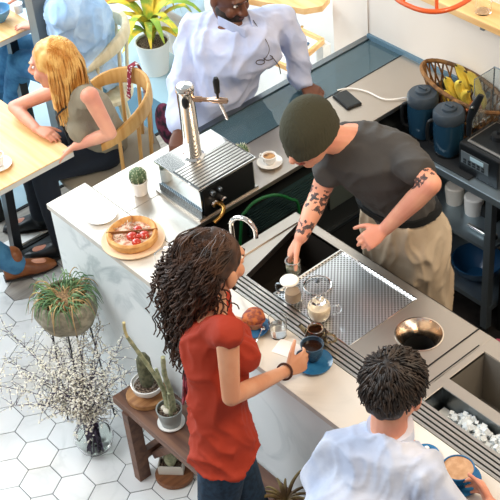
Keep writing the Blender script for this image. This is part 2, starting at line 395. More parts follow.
# stainless bar station
t = thing('stainless_bar_station', (-2.3, 2.3, 0), 'stainless steel bar station with sink, slotted drain and perforated drainboard', 'bar station')
b = MB()   # slotted drain: bars with dark gaps beneath
for k in range(5): b.box(-3.225, -.8, 2.0725+.0175*k, 2.0725+.0175*k+.0112, .938, H)
b.build('slotted_drain', steel, t, smooth=False)
MB().box(-3.225, -.8, 2.071, 2.157, .90, .925).build('drain_channel', blackm, t, smooth=False)
b = MB(); z0 = .935
b.box(-3.02, -2.972, 2.157, 2.53, z0, H).box(-2.972, -2.737, 2.49, 2.53, z0, H)
b.box(-2.737, -2.35, 2.492, 2.53, z0, H)
# deck around round waste hole
hc = (-2.222, 2.368); hr = .083
xs = (-2.35, -2.099); ys = (2.157, 2.53); N = 48; ring = []; sq = []
for i in range(N):
    a = 2*PI*i/N; ca, sa = math.cos(a), math.sin(a); ring.append(V3((hc[0]+hr*ca, hc[1]+hr*sa, H)))
    tx = ((xs[1] if ca > 0 else xs[0])-hc[0])/ca if abs(ca) > 1e-6 else 9; ty = ((ys[1] if sa > 0 else ys[0])-hc[1])/sa if abs(sa) > 1e-6 else 9
    k = min(abs(tx), abs(ty)); sq.append(V3((hc[0]+k*ca, hc[1]+k*sa, H)))
b.add(ring+sq, [(i, N+i, N+(i+1) % N, (i+1) % N) for i in range(N)])
corners = [V3((x, y, H)) for x in xs for y in ys]
for c in corners:
    i = min(range(N), key=lambda i: (sq[i]-c).length); 
    for j in (i-1, (i+1) % N):
        if (abs(sq[i].x-sq[j].x) > 1e-5 and abs(sq[i].y-sq[j].y) > 1e-5): b.add([sq[i], c, sq[j]], [(0, 1, 2)])
b.build('worktop', steelw, t, smooth=False)
MB().box(-2.3495, -2.0995, 2.527, 2.53, .90, H).box(-3.02, -2.35, 2.527, 2.53, .9, H).build('worktop_edge', steel, t, smooth=False)
MB().prism([(-2.972, 2.157), (-2.885, 2.157), (-2.968, 2.49), (-2.972, 2.49)], .915, .945).build('sink_lit_wedge', steelw, t, smooth=False)  # lit triangle of the basin wall, shaped as a steel wedge
b = MB(); x0, x1, y0, y1, zb = -2.972, -2.737, 2.157, 2.49, .74
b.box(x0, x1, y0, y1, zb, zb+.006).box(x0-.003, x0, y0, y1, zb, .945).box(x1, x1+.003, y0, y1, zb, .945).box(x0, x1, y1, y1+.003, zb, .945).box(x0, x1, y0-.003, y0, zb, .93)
b.build('sink_basin', mat('sink_inner_shade', '#26221e', .45), t, smooth=False)  # steel basin coloured near black for the shade inside it
MB().lathe([(.0, 0), (.02, .001), (.022, .004), (.03, .004), (.03, 0)], (-2.85, 2.33, .746)).build('sink_waste', steeld, t)
b = MB().box(-2.733, -2.353, 2.160, 2.489, .937, .943); b.build('perforated_drainboard', perf, t, smooth=False)
MB().box(-2.737, -2.733, 2.157, 2.492, .937, .9505).box(-2.353, -2.35, 2.157, 2.492, .937, .9505).box(-2.737, -2.35, 2.489, 2.4925, .937, .952).box(-2.737, -2.35, 2.157, 2.160, .937, .951).build('drainboard_rim', chrome, t, smooth=False)
MB().lathe([(.0835, 0), (.0845, .002), (.080, .0025), (.052, -.055), (.052, -.058), (.083, -.001)], (hc[0], hc[1], H), 48, cap=False).build('waste_funnel', mat('polished_steel_warm', '#f0dfcc', .18, 1), t)
MB().lathe([(.052, -.056), (.052, -.16), (.0, -.16)], (hc[0], hc[1], H), 40, cap=False).build('waste_chute', blackm, t)
MB().box(-3.0, -2.1, 2.50, 2.52, 0.02, .93).box(-3.015, -2.995, 2.08, 2.52, .02, .93).build('cabinet_panel', dkcab, t, smooth=False)
# ice well station to the right
t = thing('ice_station', (-1.5, 2.3, 0), 'stainless ice station with dark sink and open ice well beside the round chute', 'ice station')
b = MB()
b.box(-2.095, -2.035, 2.157, 2.53, z0, H-.001)
b.box(-2.035, -.8, 2.46, 2.53, z0, H-.001).box(-2.035, -.8, 2.245, 2.285, z0, H-.001).box(-2.035, -2.01, 2.285, 2.46, z0, H-.001).box(-2.035, -2.0, 2.157, 2.245, z0, H-.001)
b.build('worktop', steelw, t, smooth=False, bevel=.0015)
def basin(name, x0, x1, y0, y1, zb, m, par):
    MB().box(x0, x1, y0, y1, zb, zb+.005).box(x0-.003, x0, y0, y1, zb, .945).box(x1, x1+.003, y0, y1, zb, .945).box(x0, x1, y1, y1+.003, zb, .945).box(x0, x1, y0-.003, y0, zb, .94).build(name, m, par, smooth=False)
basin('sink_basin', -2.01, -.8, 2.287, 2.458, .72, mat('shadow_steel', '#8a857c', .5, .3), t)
basin('ice_basin', -2.0, -.8, 2.160, 2.243, .80, steeld, t)
MB().box(-2.0965, -2.0935, 2.157, 2.53, .94, H+.0008).box(-2.045, -2.041, 2.157, 2.47, .94, H+.0005).build('seam', blackm, t, smooth=False)
MB().box(-2.09, -.8, 2.505, 2.52, .02, .93).build('cabinet_panel', dkcab, t, smooth=False)
ice = MB(); random.seed(3)
icem = mat('crushed_ice', '#eef4f6', .15, 0, .35, 1.2, bump=.3, bscale=90)
for k in range(900):
    x = random.uniform(-1.93, -.85); y = random.uniform(2.17, 2.235); s = random.uniform(.004, .010)
    top = .885+.03*math.sin((x+1.95)*7)*(1 if x < -1.5 else .6)
    R = Matrix.Rotation(random.random()*3, 3, V3((random.random(), random.random(), 1)).normalized()); c = V3((x, y, top+random.uniform(-.02, .012)))
    P = [c+R @ V3((s*a, s*bb, s*cc*.8)) for cc in (-1, 1) for a, bb in ((-1, -1), (1, -1), (1, 1), (-1, 1))]
    ice.add(P, [(0, 3, 2, 1), (4, 5, 6, 7), (0, 1, 5, 4), (1, 2, 6, 5), (2, 3, 7, 6), (3, 0, 4, 7)])
ice.box(-1.985, -.81, 2.165, 2.238, .806, .868)
tag(ice.build('ice_cubes', icem, smooth=False), 'heap of crushed ice filling the narrow ice well', 'ice', kind='stuff')
# left counter running to the wall
t = thing('back_counter', (-3.48, 2.85, 0), 'stainless side counter with dark front running from marble end to the wall', 'counter')
b = MB()
b.box(-3.735, -3.498, 2.072, 2.58, .93, H).box(-3.496, -3.232, 2.072, 3.615, .93, H)
b.build('worktop', steelw, t, smooth=False, bevel=.001)
MB().box(-3.735, -3.705, 2.58, 3.615, .93, H+.002).build('glass_frame', steeld, t, smooth=False)
MB().box(-3.705, -3.498, 2.58, 3.615, .937, .945).build('glass_top', mat('smoky_glass', '#5f7d88', .04, 0, .55, 1.5), t, smooth=False)
MB().box(-3.705, -3.498, 2.58, 2.98, .86, .865, 0).box(-3.705, -3.498, 2.98, 3.615, .86, .865, 1).build('reflection_panel', [mat('reflection_blue_black', '#16242c', .3), mat('reflection_grey_green', '#b5c6c0', .4)], t, smooth=False)  # two-tone panel imitates wall and window reflections in the glass top
MB().box(-3.5, -3.494, 2.58, 3.6, .93, H+.001).build('glass_edge', blackm, t, smooth=False)
MB().box(-3.72, -3.25, 2.09, 3.6, .06, .85).build('cabinet', dkcab, t, smooth=False)
MB().box(-3.735, -3.705, 2.08, 3.6, 0, .93).build('customer_panel', whitep, t, smooth=False)
b = MB()
for k in range(9): b.box(-3.252, -3.235, 2.46, 2.86, .74+.014*k, .748+.014*k)
b.build('vent_grille', mat('teal_grille', '#3f5a5c', .4, .6), t, smooth=False)
MB().box(-3.25, -3.236, 2.90, 3.16, .62, .915).build('drawer', mat('drawer_steel', '#6f7a74', .4, .7), t, smooth=False, bevel=.003)
MB().box(-3.25, -3.234, 2.1, 3.5, .50, .515).build('rail', steeld, t, smooth=False)
MB().box(-3.775, -3.738, 2.08, 2.42, .85, .875).build('bamboo_ledge', oak, t, smooth=False, bevel=.003)

# beer tap with drip box
t = thing('beer_tap_station', (-3.37, 2.38, H), 'stainless beer tap tower on a mirror sided box with ribbed drip tray', 'beer tap')
MB().box(-3.50, -3.245, 2.25, 2.52, H+.012, 1.092).build('box_body', mirror, t, smooth=False, bevel=.002)
MB().box(-3.515, -3.235, 2.24, 2.53, 1.092, 1.102).build('box_top', chrome, t, smooth=False, bevel=.002)
MB().box(-3.505, -3.24, 2.243, 2.2495, H+.012, H+.045).build('base_grille', mesh_grille, t, smooth=False)
MB().box(-3.2445, -3.238, 2.26, 2.51, H+.012, 1.085).build('side_panel', black, t, smooth=False)
MB().box(-3.52, -3.24, 2.232, 2.53, H, H+.012).build('foot_plate', steel, t, smooth=False)
b = MB()
for k in range(9): b.box(-3.395+.017*k, -3.384+.017*k, 2.25, 2.52, 1.102, 1.106)
b.build('drip_tray', steel, t, smooth=False)
MB().box(-3.40, -3.242, 2.245, 2.525, 1.1015, 1.103).build('drip_tray_pan', mat('tray_pan', '#4c5254', .5, .3), t, smooth=False)
for (y, z, r) in ((2.30, 1.06, .011), (2.335, 1.06, .010), (2.30, 1.01, .016), (2.345, 1.005, .013)):
    k = MB().lathe([(r, 0), (r, .014), (r*.7, .018), (0, .018)], (-3.238, y, z), 14, axis=(1, 0, 0)).build('control_knob', steeld if z > 1.03 else chrome, t)
b = MB().tube(smooth_path([(-3.238, 2.32, 1.0), (-3.20, 2.32, .995), (-3.19, 2.30, .975), (-3.19, 2.26, .96)], 5), .009, 10); b.build('hose_fitting', mat('brass', '#b98f4e', .3, 1), t)
tp = V3((-3.42, 2.365, 1.102))
MB().lathe([(.045, 0), (.045, .006), (.034, .012), (.033, .30), (.036, .305), (.036, .322), (.03, .33), (0, .332)], tp, 32).build('tower', chrome, t)
fd = V3((.80, .60, 0)).normalized(); fb0 = tp+V3((0, 0, .27))
fa = MB(); fa.lathe([(.012, .02), (.012, .06), (.009, .065), (.009, .10), (.013, .105), (.013, .14), (.011, .16), (0, .165)], fb0, 14, axis=fd)
fau = fa.build('faucet', mat('copper_steel', '#c9a890', .2, 1), t)
sp0 = fb0+fd*.125; MB().tube([sp0+V3((0, 0, .01)), sp0+fd*.012-V3((0, 0, .03)), sp0+fd*.028-V3((0, 0, .085))], [.007, .007, .005], 10).build('spout', chrome, t)
MB().tube([sp0+V3((0, 0, .012)), sp0+V3((0, 0, .03)), sp0+V3((0, 0, .036)), sp0+V3((0, 0, .085)), sp0+V3((0, 0, .10))], [.005, .006, .011, .013, .008], 12).build('tap_handle', black, t)
MB().ell(tp+V3((.020, -.02, .27)), (.014, .014, .028)).build('tower_badge', black, t)

# gooseneck mixer tap by the sink
fc = V3((-3.0, 2.20, H)); t = thing('sink_faucet', fc, 'curved chrome gooseneck faucet beside woman in red, over the sink', 'faucet')
MB().lathe([(.022, 0), (.022, .008), (.014, .014), (.014, .04), (0, .041)], fc).build('base', chrome, t)
d = V3((.9, .35, 0)).normalized(); P = [fc+V3((0, 0, .02)), fc+V3((0, 0, .14))]
P += [fc+V3((0, 0, .14))+d*(.05-.05*math.cos(a))+V3((0, 0, .05*math.sin(a))) for a in [PI*k/10 for k in range(1, 11)]]+[fc+d*.10+V3((0, 0, .115))]
MB().tube(P, .0095, 12).build('spout', chrome, t)
# slim hose hoop behind the tall tap
hp = V3((-3.06, 1.99, H)); P = [hp+V3((-.075, -.045, 0)), hp+V3((-.078, -.05, .07))]+[hp+V3((.65, .5, 0)).normalized()*(-.09*math.cos(a))+V3((0, 0, .07+.06*math.sin(a))) for a in [PI*k/12 for k in range(1, 12)]]+[hp+V3((.065, .05, .07)), hp+V3((.065, .05, 0))]
t = tag(MB().tube(smooth_path(P, 3), .0035, 8).build('wire_handle', chrome, loc=hp), 'thin steel wire hoop standing on marble behind the curly hair', 'wire hoop')
#==TABLEWARE
# ---------------------------------------------------------------- things on the bar
def plate(name, c, r, m, label, group=None, h=.012):
    o = MB().lathe([(0, 0), (r*.6, 0), (r*.62, .002), (r, h), (r, h+.0025), (r*.66, .0055), (r*.6, .0045), (0, .0045)], c, 40).build(name, m, loc=c); return tag(o, label, 'plate', group)
plate('plate', V3((-3.55, 1.984, H+.001)), .063, white, 'small empty white plate near the left end of the marble counter')
c = V3((-3.340, 1.985, H+.001))
tag(MB().lathe([(0, 0), (.105, 0), (.122, .009), (.122, .013), (.10, .008), (0, .007)], c, 44, wob=.004).build('serving_plate', mat('pale_wooden_plate', '#ecd0ad', .5), loc=c), 'round pale serving plate under the tomato tart on marble counter', 'plate')
c2 = c+V3((0, 0, .009)); t = thing('tomato_tart', c2, 'golden tomato tart with herbs on the pale round plate', 'tart')
crust = mat('baked_crust', '#c98a4a', .7, var='#e0ae6c', vscale=25, bump=.4, bscale=60)
b = MB().lathe([(0, 0), (.088, 0), (.097, .012), (.098, .034), (.090, .041), (.080, .034), (.076, .020), (0, .018)], c2, 44, wob=.012); b.build('crust', crust, t)
MB().lathe([(0, 0), (.076, .0), (.077, .003), (.04, .006), (0, .006)], c2+V3((0, 0, .019)), 32, wob=.02).build('filling', mat('tart_filling', '#b57a5c', .7, var='#dfc3ae', vscale=45, bump=.7, bscale=90, vlo=.45, vhi=.55), t)
random.seed(11)
for k, (a, r, s) in enumerate(((.5, .050, .020), (5.6, .022, .022), (1.6, .026, .018), (5.9, .060, .018), (.1, .034, .012))):
    p = c2+V3((r*math.cos(a), r*math.sin(a), .030)); MB().ell(p, (s, s, s*.75)).build('tomato', mat('roast_tomato', '#b5301c', .25, coat=.6), t)
b = MB()
for k in range(60):
    a = random.random()*6.28; r = .07*math.sqrt(random.random()); p = c2+V3((r*math.cos(a), r*math.sin(a), .032)); d = V3((random.uniform(-1, 1), random.uniform(-1, 1), .5))*.011
    b.tube([p, p+d], [.002, .001], 4)
b.build('herbs', mat('herb_garnish', '#6d6b3c', .8, var='#efe2d2', vscale=120), t)
b = MB()
for a in (.9, 2.5, 4.0): b.bar(c2+V3((0, 0, .0352)), c2+V3((.097*math.cos(a), .097*math.sin(a), .0352)), .002, .012)
b.build('cut_line', mat('cut_crumb', '#8a5a30', .8), t)

def pot_profile(rt, rb, h, wall=.004): return [(0, 0), (rb, 0), (rt, h), (rt, h+.002), (rt-wall, h+.002), (rt-wall-.001, h-.012), (0, h-.012)]
def cactus_ball(c, r, hgt, label, potm=white, rt=.036, ph=.058, ribs=10):
    t = thing('potted_cactus', c, label, 'cactus')
    MB().lathe(pot_profile(rt, rt*.78, ph), c, 36).build('pot', potm, t)
    MB().lathe([(0, 0), (rt-.005, 0), (rt-.006, .003), (0, .004)], c+V3((0, 0, ph-.012)), 24).build('soil', soil, t)
    P = []; F = []; n = 40; m = 14; cc = c+V3((0, 0, ph-.008+hgt*.5))
    for k in range(m+1):
        phi = PI*k/m
        for i in range(n):
            a = 2*PI*i/n; q = r*(1-.13*(1-abs(math.cos(ribs/2*a)))) *math.sin(phi)**.85; P.append(cc+V3((q*math.cos(a), q*math.sin(a), hgt*.55*math.cos(phi))))
    for k in range(m):
        for i in range(n): j = (i+1) % n; F.append((k*n+i, (k+1)*n+i, (k+1)*n+j, k*n+j))
    MB().add(P, F).build('cactus_body', cactus, t)
    b = MB()
    for k in range(ribs):
        a = 2*PI*k/ribs
        for q in range(7):
            phi = .35+q*.3; p = cc+V3((r*math.sin(phi)*math.cos(a), r*math.sin(phi)*math.sin(a), hgt*.55*math.cos(phi)))
            for z in range(3): b.tube([p, p+(p-cc).normalized()*.008+V3((random.uniform(-.004, .004), random.uniform(-.004, .004), random.uniform(-.004, .004)))], [.0007, .0003], 3)
    b.build('spines', mat('pale_spines', '#d9d5b8', .8), t)
    return t
cactus_ball(V3((-3.56, 2.185, H+.001)), .036, .06, 'round ribbed cactus in a white pot beside the tap box', rt=.037, ph=.062)
cactus_ball(V3((-3.40, 2.585, H+.001)), .030, .05, 'small round cactus in a white pot behind the beer tap box', rt=.032, ph=.05)

def cup_saucer(c, rs, rc, hc_, scol, ccol, liquid, lab, handle_dir, group=None, fill=.8, sname='saucer', split=True, lab2=None, off=(0, 0), sz=.9):
    s = MB().lathe([(0, 0), (rs*.55, 0), (rs, .010), (rs, .0125), (rs*.6, .005), (rs*.4, .0038), (0, .0038)], c, 36).build('saucer', scol, loc=c); tag(s, lab, 'saucer')
    cc = c+V3((off[0], off[1], .0045)); t = thing('coffee_cup', cc, lab2, 'cup')
    MB().lathe([(0, 0), (rc*.55, 0), (rc*.58, .004), (rc*.85, hc_*.35), (rc, hc_), (rc-.0035, hc_+.0005), (rc*.82-.003, hc_*.37), (rc*.5, .008), (0, .008)], cc, 32).build('cup_body', ccol, t)
    MB().lathe([(0, 0), (rc*sz, 0), (0, .001)], cc+V3((0, 0, hc_*fill)), 28).build('drink', liquid, t)
    d = V3(handle_dir).normalized(); P = [cc+d*(rc*.93)+V3((0, 0, hc_*.82)), cc+d*(rc*1.35)+V3((0, 0, hc_*.85)), cc+d*(rc*1.5)+V3((0, 0, hc_*.55)), cc+d*(rc*1.2)+V3((0, 0, hc_*.28)), cc+d*(rc*.78)+V3((0, 0, hc_*.28))]
    MB().tube(smooth_path(P, 4), hc_*.075, 8).build('handle', ccol, t); return t
cup_saucer(V3((-3.325, 2.665, H+.001)), .052, .030, .038, white, white, espresso, 'white saucer under the espresso cup on the side counter', (-.8, -.3, 0), lab2='small white espresso cup on the side counter beside the barista')
mugc = V3((-2.375, 2.02, H+.001))
cup_saucer(mugc, .064, .040, .066, bluec, navyc, coffee, 'blue saucer under the dark mug held by the woman in red', (-.2, -1, 0), fill=.78, sz=.86, lab2='dark blue grey mug of black coffee held by woman in red', off=(-.018, .012))
latc = V3((-1.70, 1.985, H+.001))
cup_saucer(latc, .072, .051, .058, bluec, bluec, latte, 'blue saucer under the latte of the man in white shirt', (.35, -.9, 0), fill=.93, sz=.93, lab2='wide blue latte cup held by man in white shirt')
# sugar plate and napkins near latte
tag(MB().lathe([(0, 0), (.026, 0), (.042, .007), (.042, .009), (.02, .004), (0, .004)], V3((-1.835, 1.99, H+.001)), 28).build('sugar_dish', bluec, loc=V3((-1.835, 1.99, H+.001))), 'small blue dish beside the wide latte cup', 'dish')
random.seed(5); b = MB(); c = V3((-1.835, 1.99, H+.01))
for k in range(26):
    p = c+V3((random.uniform(-.022, .022), random.uniform(-.022, .022), random.uniform(-.003, .008))); b.ell(p, (.006, .005, .004), nu=6, nv=4)
tag(b.build('sugar_lumps', milk), 'pale sugar lumps heaped in the small blue dish', 'sugar', kind='stuff')
tag(MB().prism([(-1.79, 1.905), (-1.735, 1.90), (-1.76, 1.955), (-1.81, 1.96)], H+.0008, H+.0035).build('napkin', whitep, smooth=False), 'folded white napkin beside the blue latte saucer', 'napkin')
# blue napkin plate
tag(MB().prism([(-1.74, 1.885), (-1.66, 1.885), (-1.66, 1.918), (-1.73, 1.918)], H+.0008, H+.004).build('blue_napkin', bluec, smooth=False), 'blue napkin at counter edge below the latte saucer', 'napkin')
# napkin under woman's mug
c = at(287, 349, H); tag(MB().obox(c, math.radians(20), .085, .07, H+.0006, H+.002).build('napkin', mat('napkin_paper', '#f6ece6', .8), smooth=False, loc=None), 'square white napkin on marble beside the water glass', 'napkin')
# water glass
def tumbler(c, r, h, label, water=True):
    t = thing('water_glass', c, label, 'glass')
    MB().lathe([(0, 0), (r*.9, 0), (r, h), (r-.0018, h), (r*.9-.0018, .006), (0, .006)], c, 32).build('glass_body', glass, t)
    if water: MB().lathe([(0, .0065), (r*.9-.0022, .0065), (r*.95-.002, h*.55), (0, h*.55)], c, 28).build('water', mat('water', '#f4f8f8', .02, 0, 1, 1.33), t)
    return t
tumbler(V3((-2.565, 2.03, H+.001)), .033, .075, 'clear glass of water on marble beside woman in red')
# muffin on blue plate
c = V3((-2.650, 1.985, H+.001)); plate('plate', c, .060, bluec, 'blue plate under the muffin beside the woman in red')
c = V3((-2.655, 2.0, H+.006)); t = thing('muffin', c, 'berry muffin in pink paper on the blue plate', 'muffin')
MB().lathe([(0, 0), (.026, 0), (.034, .034), (.033, .034)], c, 30, cap=False).build('paper_case', mat('pink_paper', '#d5788a', .7, var='#e8a06a', vscale=30), t)
MB().lathe([(.032, .030), (.041, .036), (.038, .05), (.024, .06), (0, .064)], c, 30, wob=.05).build('muffin_top', mat('muffin_top', '#b0602e', .8, var='#6b2f2c', vscale=50, bump=.6, bscale=80), t)
a, b2 = V3((-2.612, 2.0, H+.02)), V3((-2.575, 1.93, H+.008))
tag(MB().tube([a, a.lerp(b2, .5), b2], [.0025, .0025, .003], 8).ell(a, (.011, .008, .004)).build('teaspoon', chrome), 'small metal teaspoon resting on the blue muffin plate', 'spoon')
# glass lid ring on drainboard
def ring_lid(c, r, label):
    t = thing('glass_dish_cover', c, label, 'lid'); MB().tube(circ(c+V3((0, 0, .004)), r, 40), .003, 8, closed=True).build('rim', chrome, t)
    MB().lathe([(r, .004), (r*.7, .012), (0, .016), (0, .015), (r*.7, .011), (r, .002)], c, 32).build('lid_dome', thin, t); MB().lathe([(.004, .015), (.008, .02), (.007, .028), (0, .030)], c, 16).build('knob', steeld, t)
ring_lid(V3((-2.655, 2.30, .9445)), .050, 'round glass lid on perforated drainboard near the barista hand')
# steel milk jug
c = V3((-2.66, 2.185, .952)); t = thing('glass_jug', c, 'small glass jug with a white lid between sink and drainboard', 'jug')
MB().lathe([(0, 0), (.030, 0), (.034, .02), (.027, .055), (.022, .07), (.020, .07), (.025, .054), (.031, .02), (.028, .003), (0, .003)], c, 30).build('jug_body', thin, t)
MB().lathe([(0, .004), (.028, .004), (.030, .022), (.026, .04), (0, .04)], c, 26).build('contents', mat('tea_leaves', '#a08a72', .8), t)
MB().lathe([(0, 0), (.033, 0), (.034, .004), (.03, .009), (0, .010)], c+V3((-.018, .004, .072)), 30).build('white_lid', milk, t)
MB().tube(smooth_path([c+V3((-.03, -.01, .055)), c+V3((-.06, -.02, .05)), c+V3((-.06, -.02, .02)), c+V3((-.03, -.01, .015))], 4), .004, 8).build('handle', steeld, t)
# glass teapot
def teapot(c, r, h, label, fillm, fh, lid=True, dirv=(.8, .6, 0), gm=glass):
    t = thing('glass_teapot', c, label, 'teapot')
    MB().lathe([(0, 0), (r*.85, 0), (r, h*.25), (r*.95, h*.6), (r*.62, h), (r*.58, h), (r*.91, h*.6), (r*.96, h*.25), (r*.82, .003), (0, .003)], c, 36).build('pot_body', gm, t)
    MB().lathe([(0, .004), (r*.81, .004), (r*.94, h*.25), (r*.92, h*fh), (0, h*fh)], c, 30).build('drink', fillm, t)
    d = V3(dirv).normalized(); MB().tube(smooth_path([c+d*r*.8+V3((0, 0, h*.8)), c+d*r*1.6+V3((0, 0, h*.85)), c+d*r*1.8+V3((0, 0, h*.5)), c+d*r*1.1+V3((0, 0, h*.2))], 4), .0045, 8).build('handle', gm, t)
    MB().tube([c-d*r*.8+V3((0, 0, h*.5)), c-d*r*1.2+V3((0, 0, h*.75)), c-d*r*1.4+V3((0, 0, h*.95))], [.010, .008, .006], 10).build('spout', gm, t)
    if lid: MB().lathe([(0, h), (r*.6, h), (r*.5, h*1.12), (.008, h*1.15), (.010, h*1.3), (0, h*1.35)], c, 24).build('lid', gm, t)
    else: MB().tube(circ(c+V3((0, 0, h)), r*.62, 30), .0025, 6, closed=True).build('rim', chrome, t)
teapot(V3((-2.535, 2.195, .9445)), .042, .072, 'squat glass teapot of milky tea on the perforated drainboard', mat('milky_tea', '#e6d3b4', .6), .75)
teapot(V3((-2.445, 2.095, H+.001)), .041, .065, 'glass pot of black coffee standing on the slotted drain', coffee, .7, lid=False, dirv=(.9, .4, 0), gm=mat('amber_glass', '#e8d3a6', .03, 0, 1, 1.35))
# phone and cable
c = V3((-3.42, 3.19, H+.001)); t = thing('mobile_phone', c, 'black mobile phone lying on the side counter near the wall', 'phone')
MB().obox(c, math.radians(78), .072, .125, H+.001, H+.010).build('phone_body', black, t, smooth=False, bevel=.003)
MB().obox(c, math.radians(78), .064, .112, H+.0102, H+.0108).build('screen', mat('phone_screen', '#20282c', .08), t, smooth=False)
tag(MB().tube(smooth_path([(-3.50, 3.21, H+.008), (-3.47, 3.26, H+.006), (-3.40, 3.29, H+.006), (-3.30, 3.30, H+.006), (-3.2365, 3.38, H+.006), (-3.215, 3.42, H-.01), (-3.20, 3.48, .86)], 6), .0032, 8).build('charging_cable', whitep), 'white charging cable curving from the phone towards the blenders', 'cable')
#==KITCHEN
# ---------------------------------------------------------------- equipment table with shelves
t = thing('equipment_table', (-3.1, 3.46, 0), 'steel equipment table with two shelves along the back wall', 'table')
tb = mat('table_steel', '#a5b6c0', .35, .85)
MB().box(-3.20, -1.9, 3.25, 3.60, .765, .80).build('tabletop', tb, t, smooth=False, bevel=.003)
MB().box(-3.18, -2.70, 3.30, 3.60, .45, .465).build('shelf', tb, t, smooth=False)
MB().box(-3.18, -2.68, 3.30, 3.60, .13, .155).build('shelf', tb, t, smooth=False)
for x in (-2.70, -3.18):
    for y in (3.30, 3.58): MB().box(x-.017, x+.017, y-.017, y+.017, .03, .765).build('leg', tb, t, smooth=False)
for x in (-2.70,): MB().lathe([(.012, 0), (.016, .005), (.016, .03), (0, .03)], (x, 3.30, .0), 14).build('caster', steeld, t)
tag(MB().box(-2.67, -1.9, 3.34, 3.60, .0, .76).build('black_cabinet', blackm, smooth=False), 'black cabinet under the steel table at the right edge', 'cabinet')
tag(MB().box(-3.195, -2.80, 3.27, 3.595, .8005, .808).build('rubber_mat', mat('black_rubber', '#15181b', .8), smooth=False, bevel=.002), 'black rubber mat under the blender jugs', 'mat')
def blender_jug(c, label):
    t = thing('blender_jug', c, label, 'blender jug', 'blender jugs on the rubber mat')
    jb = mat('blue_smoke_plastic', '#24475f', .08, 0, .25, 1.4); lidm = mat('grey_lid', '#343f49', .4)
    MB().loft([(c+V3((0, 0, z)), V3((r, 0, 0)), V3((0, r, 0))) for z, r in ((0, .050), (.02, .055), (.10, .059), (.17, .061))], 32, p=2.6).build('jug_body', jb, t)
    MB().lathe([(0, .165), (.065, .165), (.067, .172), (.066, .200), (.058, .212), (.033, .215), (.031, .226), (.02, .23), (0, .23)], c, 32).build('lid', lidm, t)
    MB().bar(c+V3((-.02, 0, .232)), c+V3((.02, 0, .232)), .014, .012).build('lid_tab', lidm, t, bevel=.002)
    d = V3((-.6, -.7, 0)).normalized(); MB().tube(smooth_path([c+d*.062+V3((0, 0, .165)), c+d*.085+V3((0, 0, .15)), c+d*.085+V3((0, 0, .07)), c+d*.058+V3((0, 0, .045))], 4), .008, 8).build('handle', black, t)
    MB().lathe([(.050, 0), (.056, .0), (.056, .012), (.052, .014)], c, 32).build('base_ring', black, t)
blender_jug(V3((-3.155, 3.375, .809)), 'blue smoked blender jug with grey lid, left one beside the basket')
blender_jug(V3((-2.99, 3.355, .809)), 'blue smoked blender jug with grey lid, right one beside the blender')
# blender machine with sound hood
c = V3((-2.93, 3.46, .7005)); c = V3((-2.915, 3.455, .7085)); t = thing('blender_machine', c, 'black bar blender with buttons and a clear sound hood at right', 'blender')
c=V3((-2.80, 3.40, .8005)); t.location = c
MB().box(c.x-.085, c.x+.13, c.y-.10, c.y+.12, c.z, c.z+.140).build('motor_base', black, t, smooth=False, bevel=.008)
MB().add([(c.x-.07, c.y-.1005, c.z+.045), (c.x+.075, c.y-.1005, c.z+.045), (c.x+.075, c.y-.103, c.z+.105), (c.x-.07, c.y-.103, c.z+.105)]+[(c.x-.07, c.y-.09, c.z+.045), (c.x+.075, c.y-.09, c.z+.045), (c.x+.075, c.y-.09, c.z+.105), (c.x-.07, c.y-.09, c.z+.105)], [(0, 1, 2, 3), (4, 5, 6, 7), (0, 1, 5, 4), (1, 2, 6, 5), (2, 3, 7, 6), (3, 0, 4, 7)]).build('control_panel', mat('panel_grey', '#5d666b', .4), t, smooth=False)
MB().box(c.x-.02, c.x+.05, c.y-.1045, c.y-.102, c.z+.08, c.z+.098).build('display', mat('pale_display', '#a9c4cf', .3), t, smooth=False)
b = MB()
for i in range(5):
    for j in range(2): b.box(c.x-.055+i*.024, c.x-.042+i*.024, c.y-.1045, c.y-.102, c.z+.052+j*.013, c.z+.060+j*.013)
b.build('buttons', mat('button_grey', '#20262a', .4), t, smooth=False)
b = MB().box(c.x-.06, c.x+.12, c.y-.08, c.y+.10, c.z+.140, c.z+.150); b.build('seal_tray', steel, t, smooth=False, bevel=.004)
MB().box(c.x-.05, c.x+.11, c.y-.07, c.y+.09, c.z+.150, c.z+.153).build('seal_pad', black, t, smooth=False)
MB().lathe([(.03, 0), (.03, .02), (.012, .024), (.012, .04), (0, .04)], c+V3((.03, .01, .153)), 20).build('drive_socket', black, t)
hd = mat('hood_plastic', '#d9e2e4', .05, 0, .92, 1.15)
MB().box(c.x-.085, c.x+.13, c.y+.095, c.y+.10, c.z+.17, c.z+.40).box(c.x-.085, c.x-.08, c.y-.02, c.y+.10, c.z+.17, c.z+.40).build('sound_hood', hd, t, smooth=False)
MB().tube([(c.x-.085, c.y+.10, c.z+.17), (c.x-.085, c.y+.10, c.z+.40), (c.x+.13, c.y+.10, c.z+.40)], .0035, 6).bar((c.x-.0, c.y+.10, c.z+.405), (c.x+.12, c.y+.10, c.z+.405), .03, .018).build('hood_edge', mat('hood_grey', '#76858d', .3), t)
MB().loft([((c.x-.055, c.y-.075, c.z+.17), (.012, 0, 0), (0, .006, 0)), ((c.x-.045, c.y-.085, c.z+.26), (.016, 0, 0), (0, .006, 0)), ((c.x-.02, c.y-.09, c.z+.33), (.022, 0, 0), (0, .006, 0)), ((c.x+.01, c.y-.085, c.z+.40), (.014, 0, 0), (0, .006, 0))], 14).build('hood_arm', black, t)
MB().lathe([(0, 0), (.009, 0), (.009, .003), (0, .004)], (c.x-.02, c.y-.097, c.z+.33), 18, axis=(0, -1, .2)).build('arm_button', chrome, t)
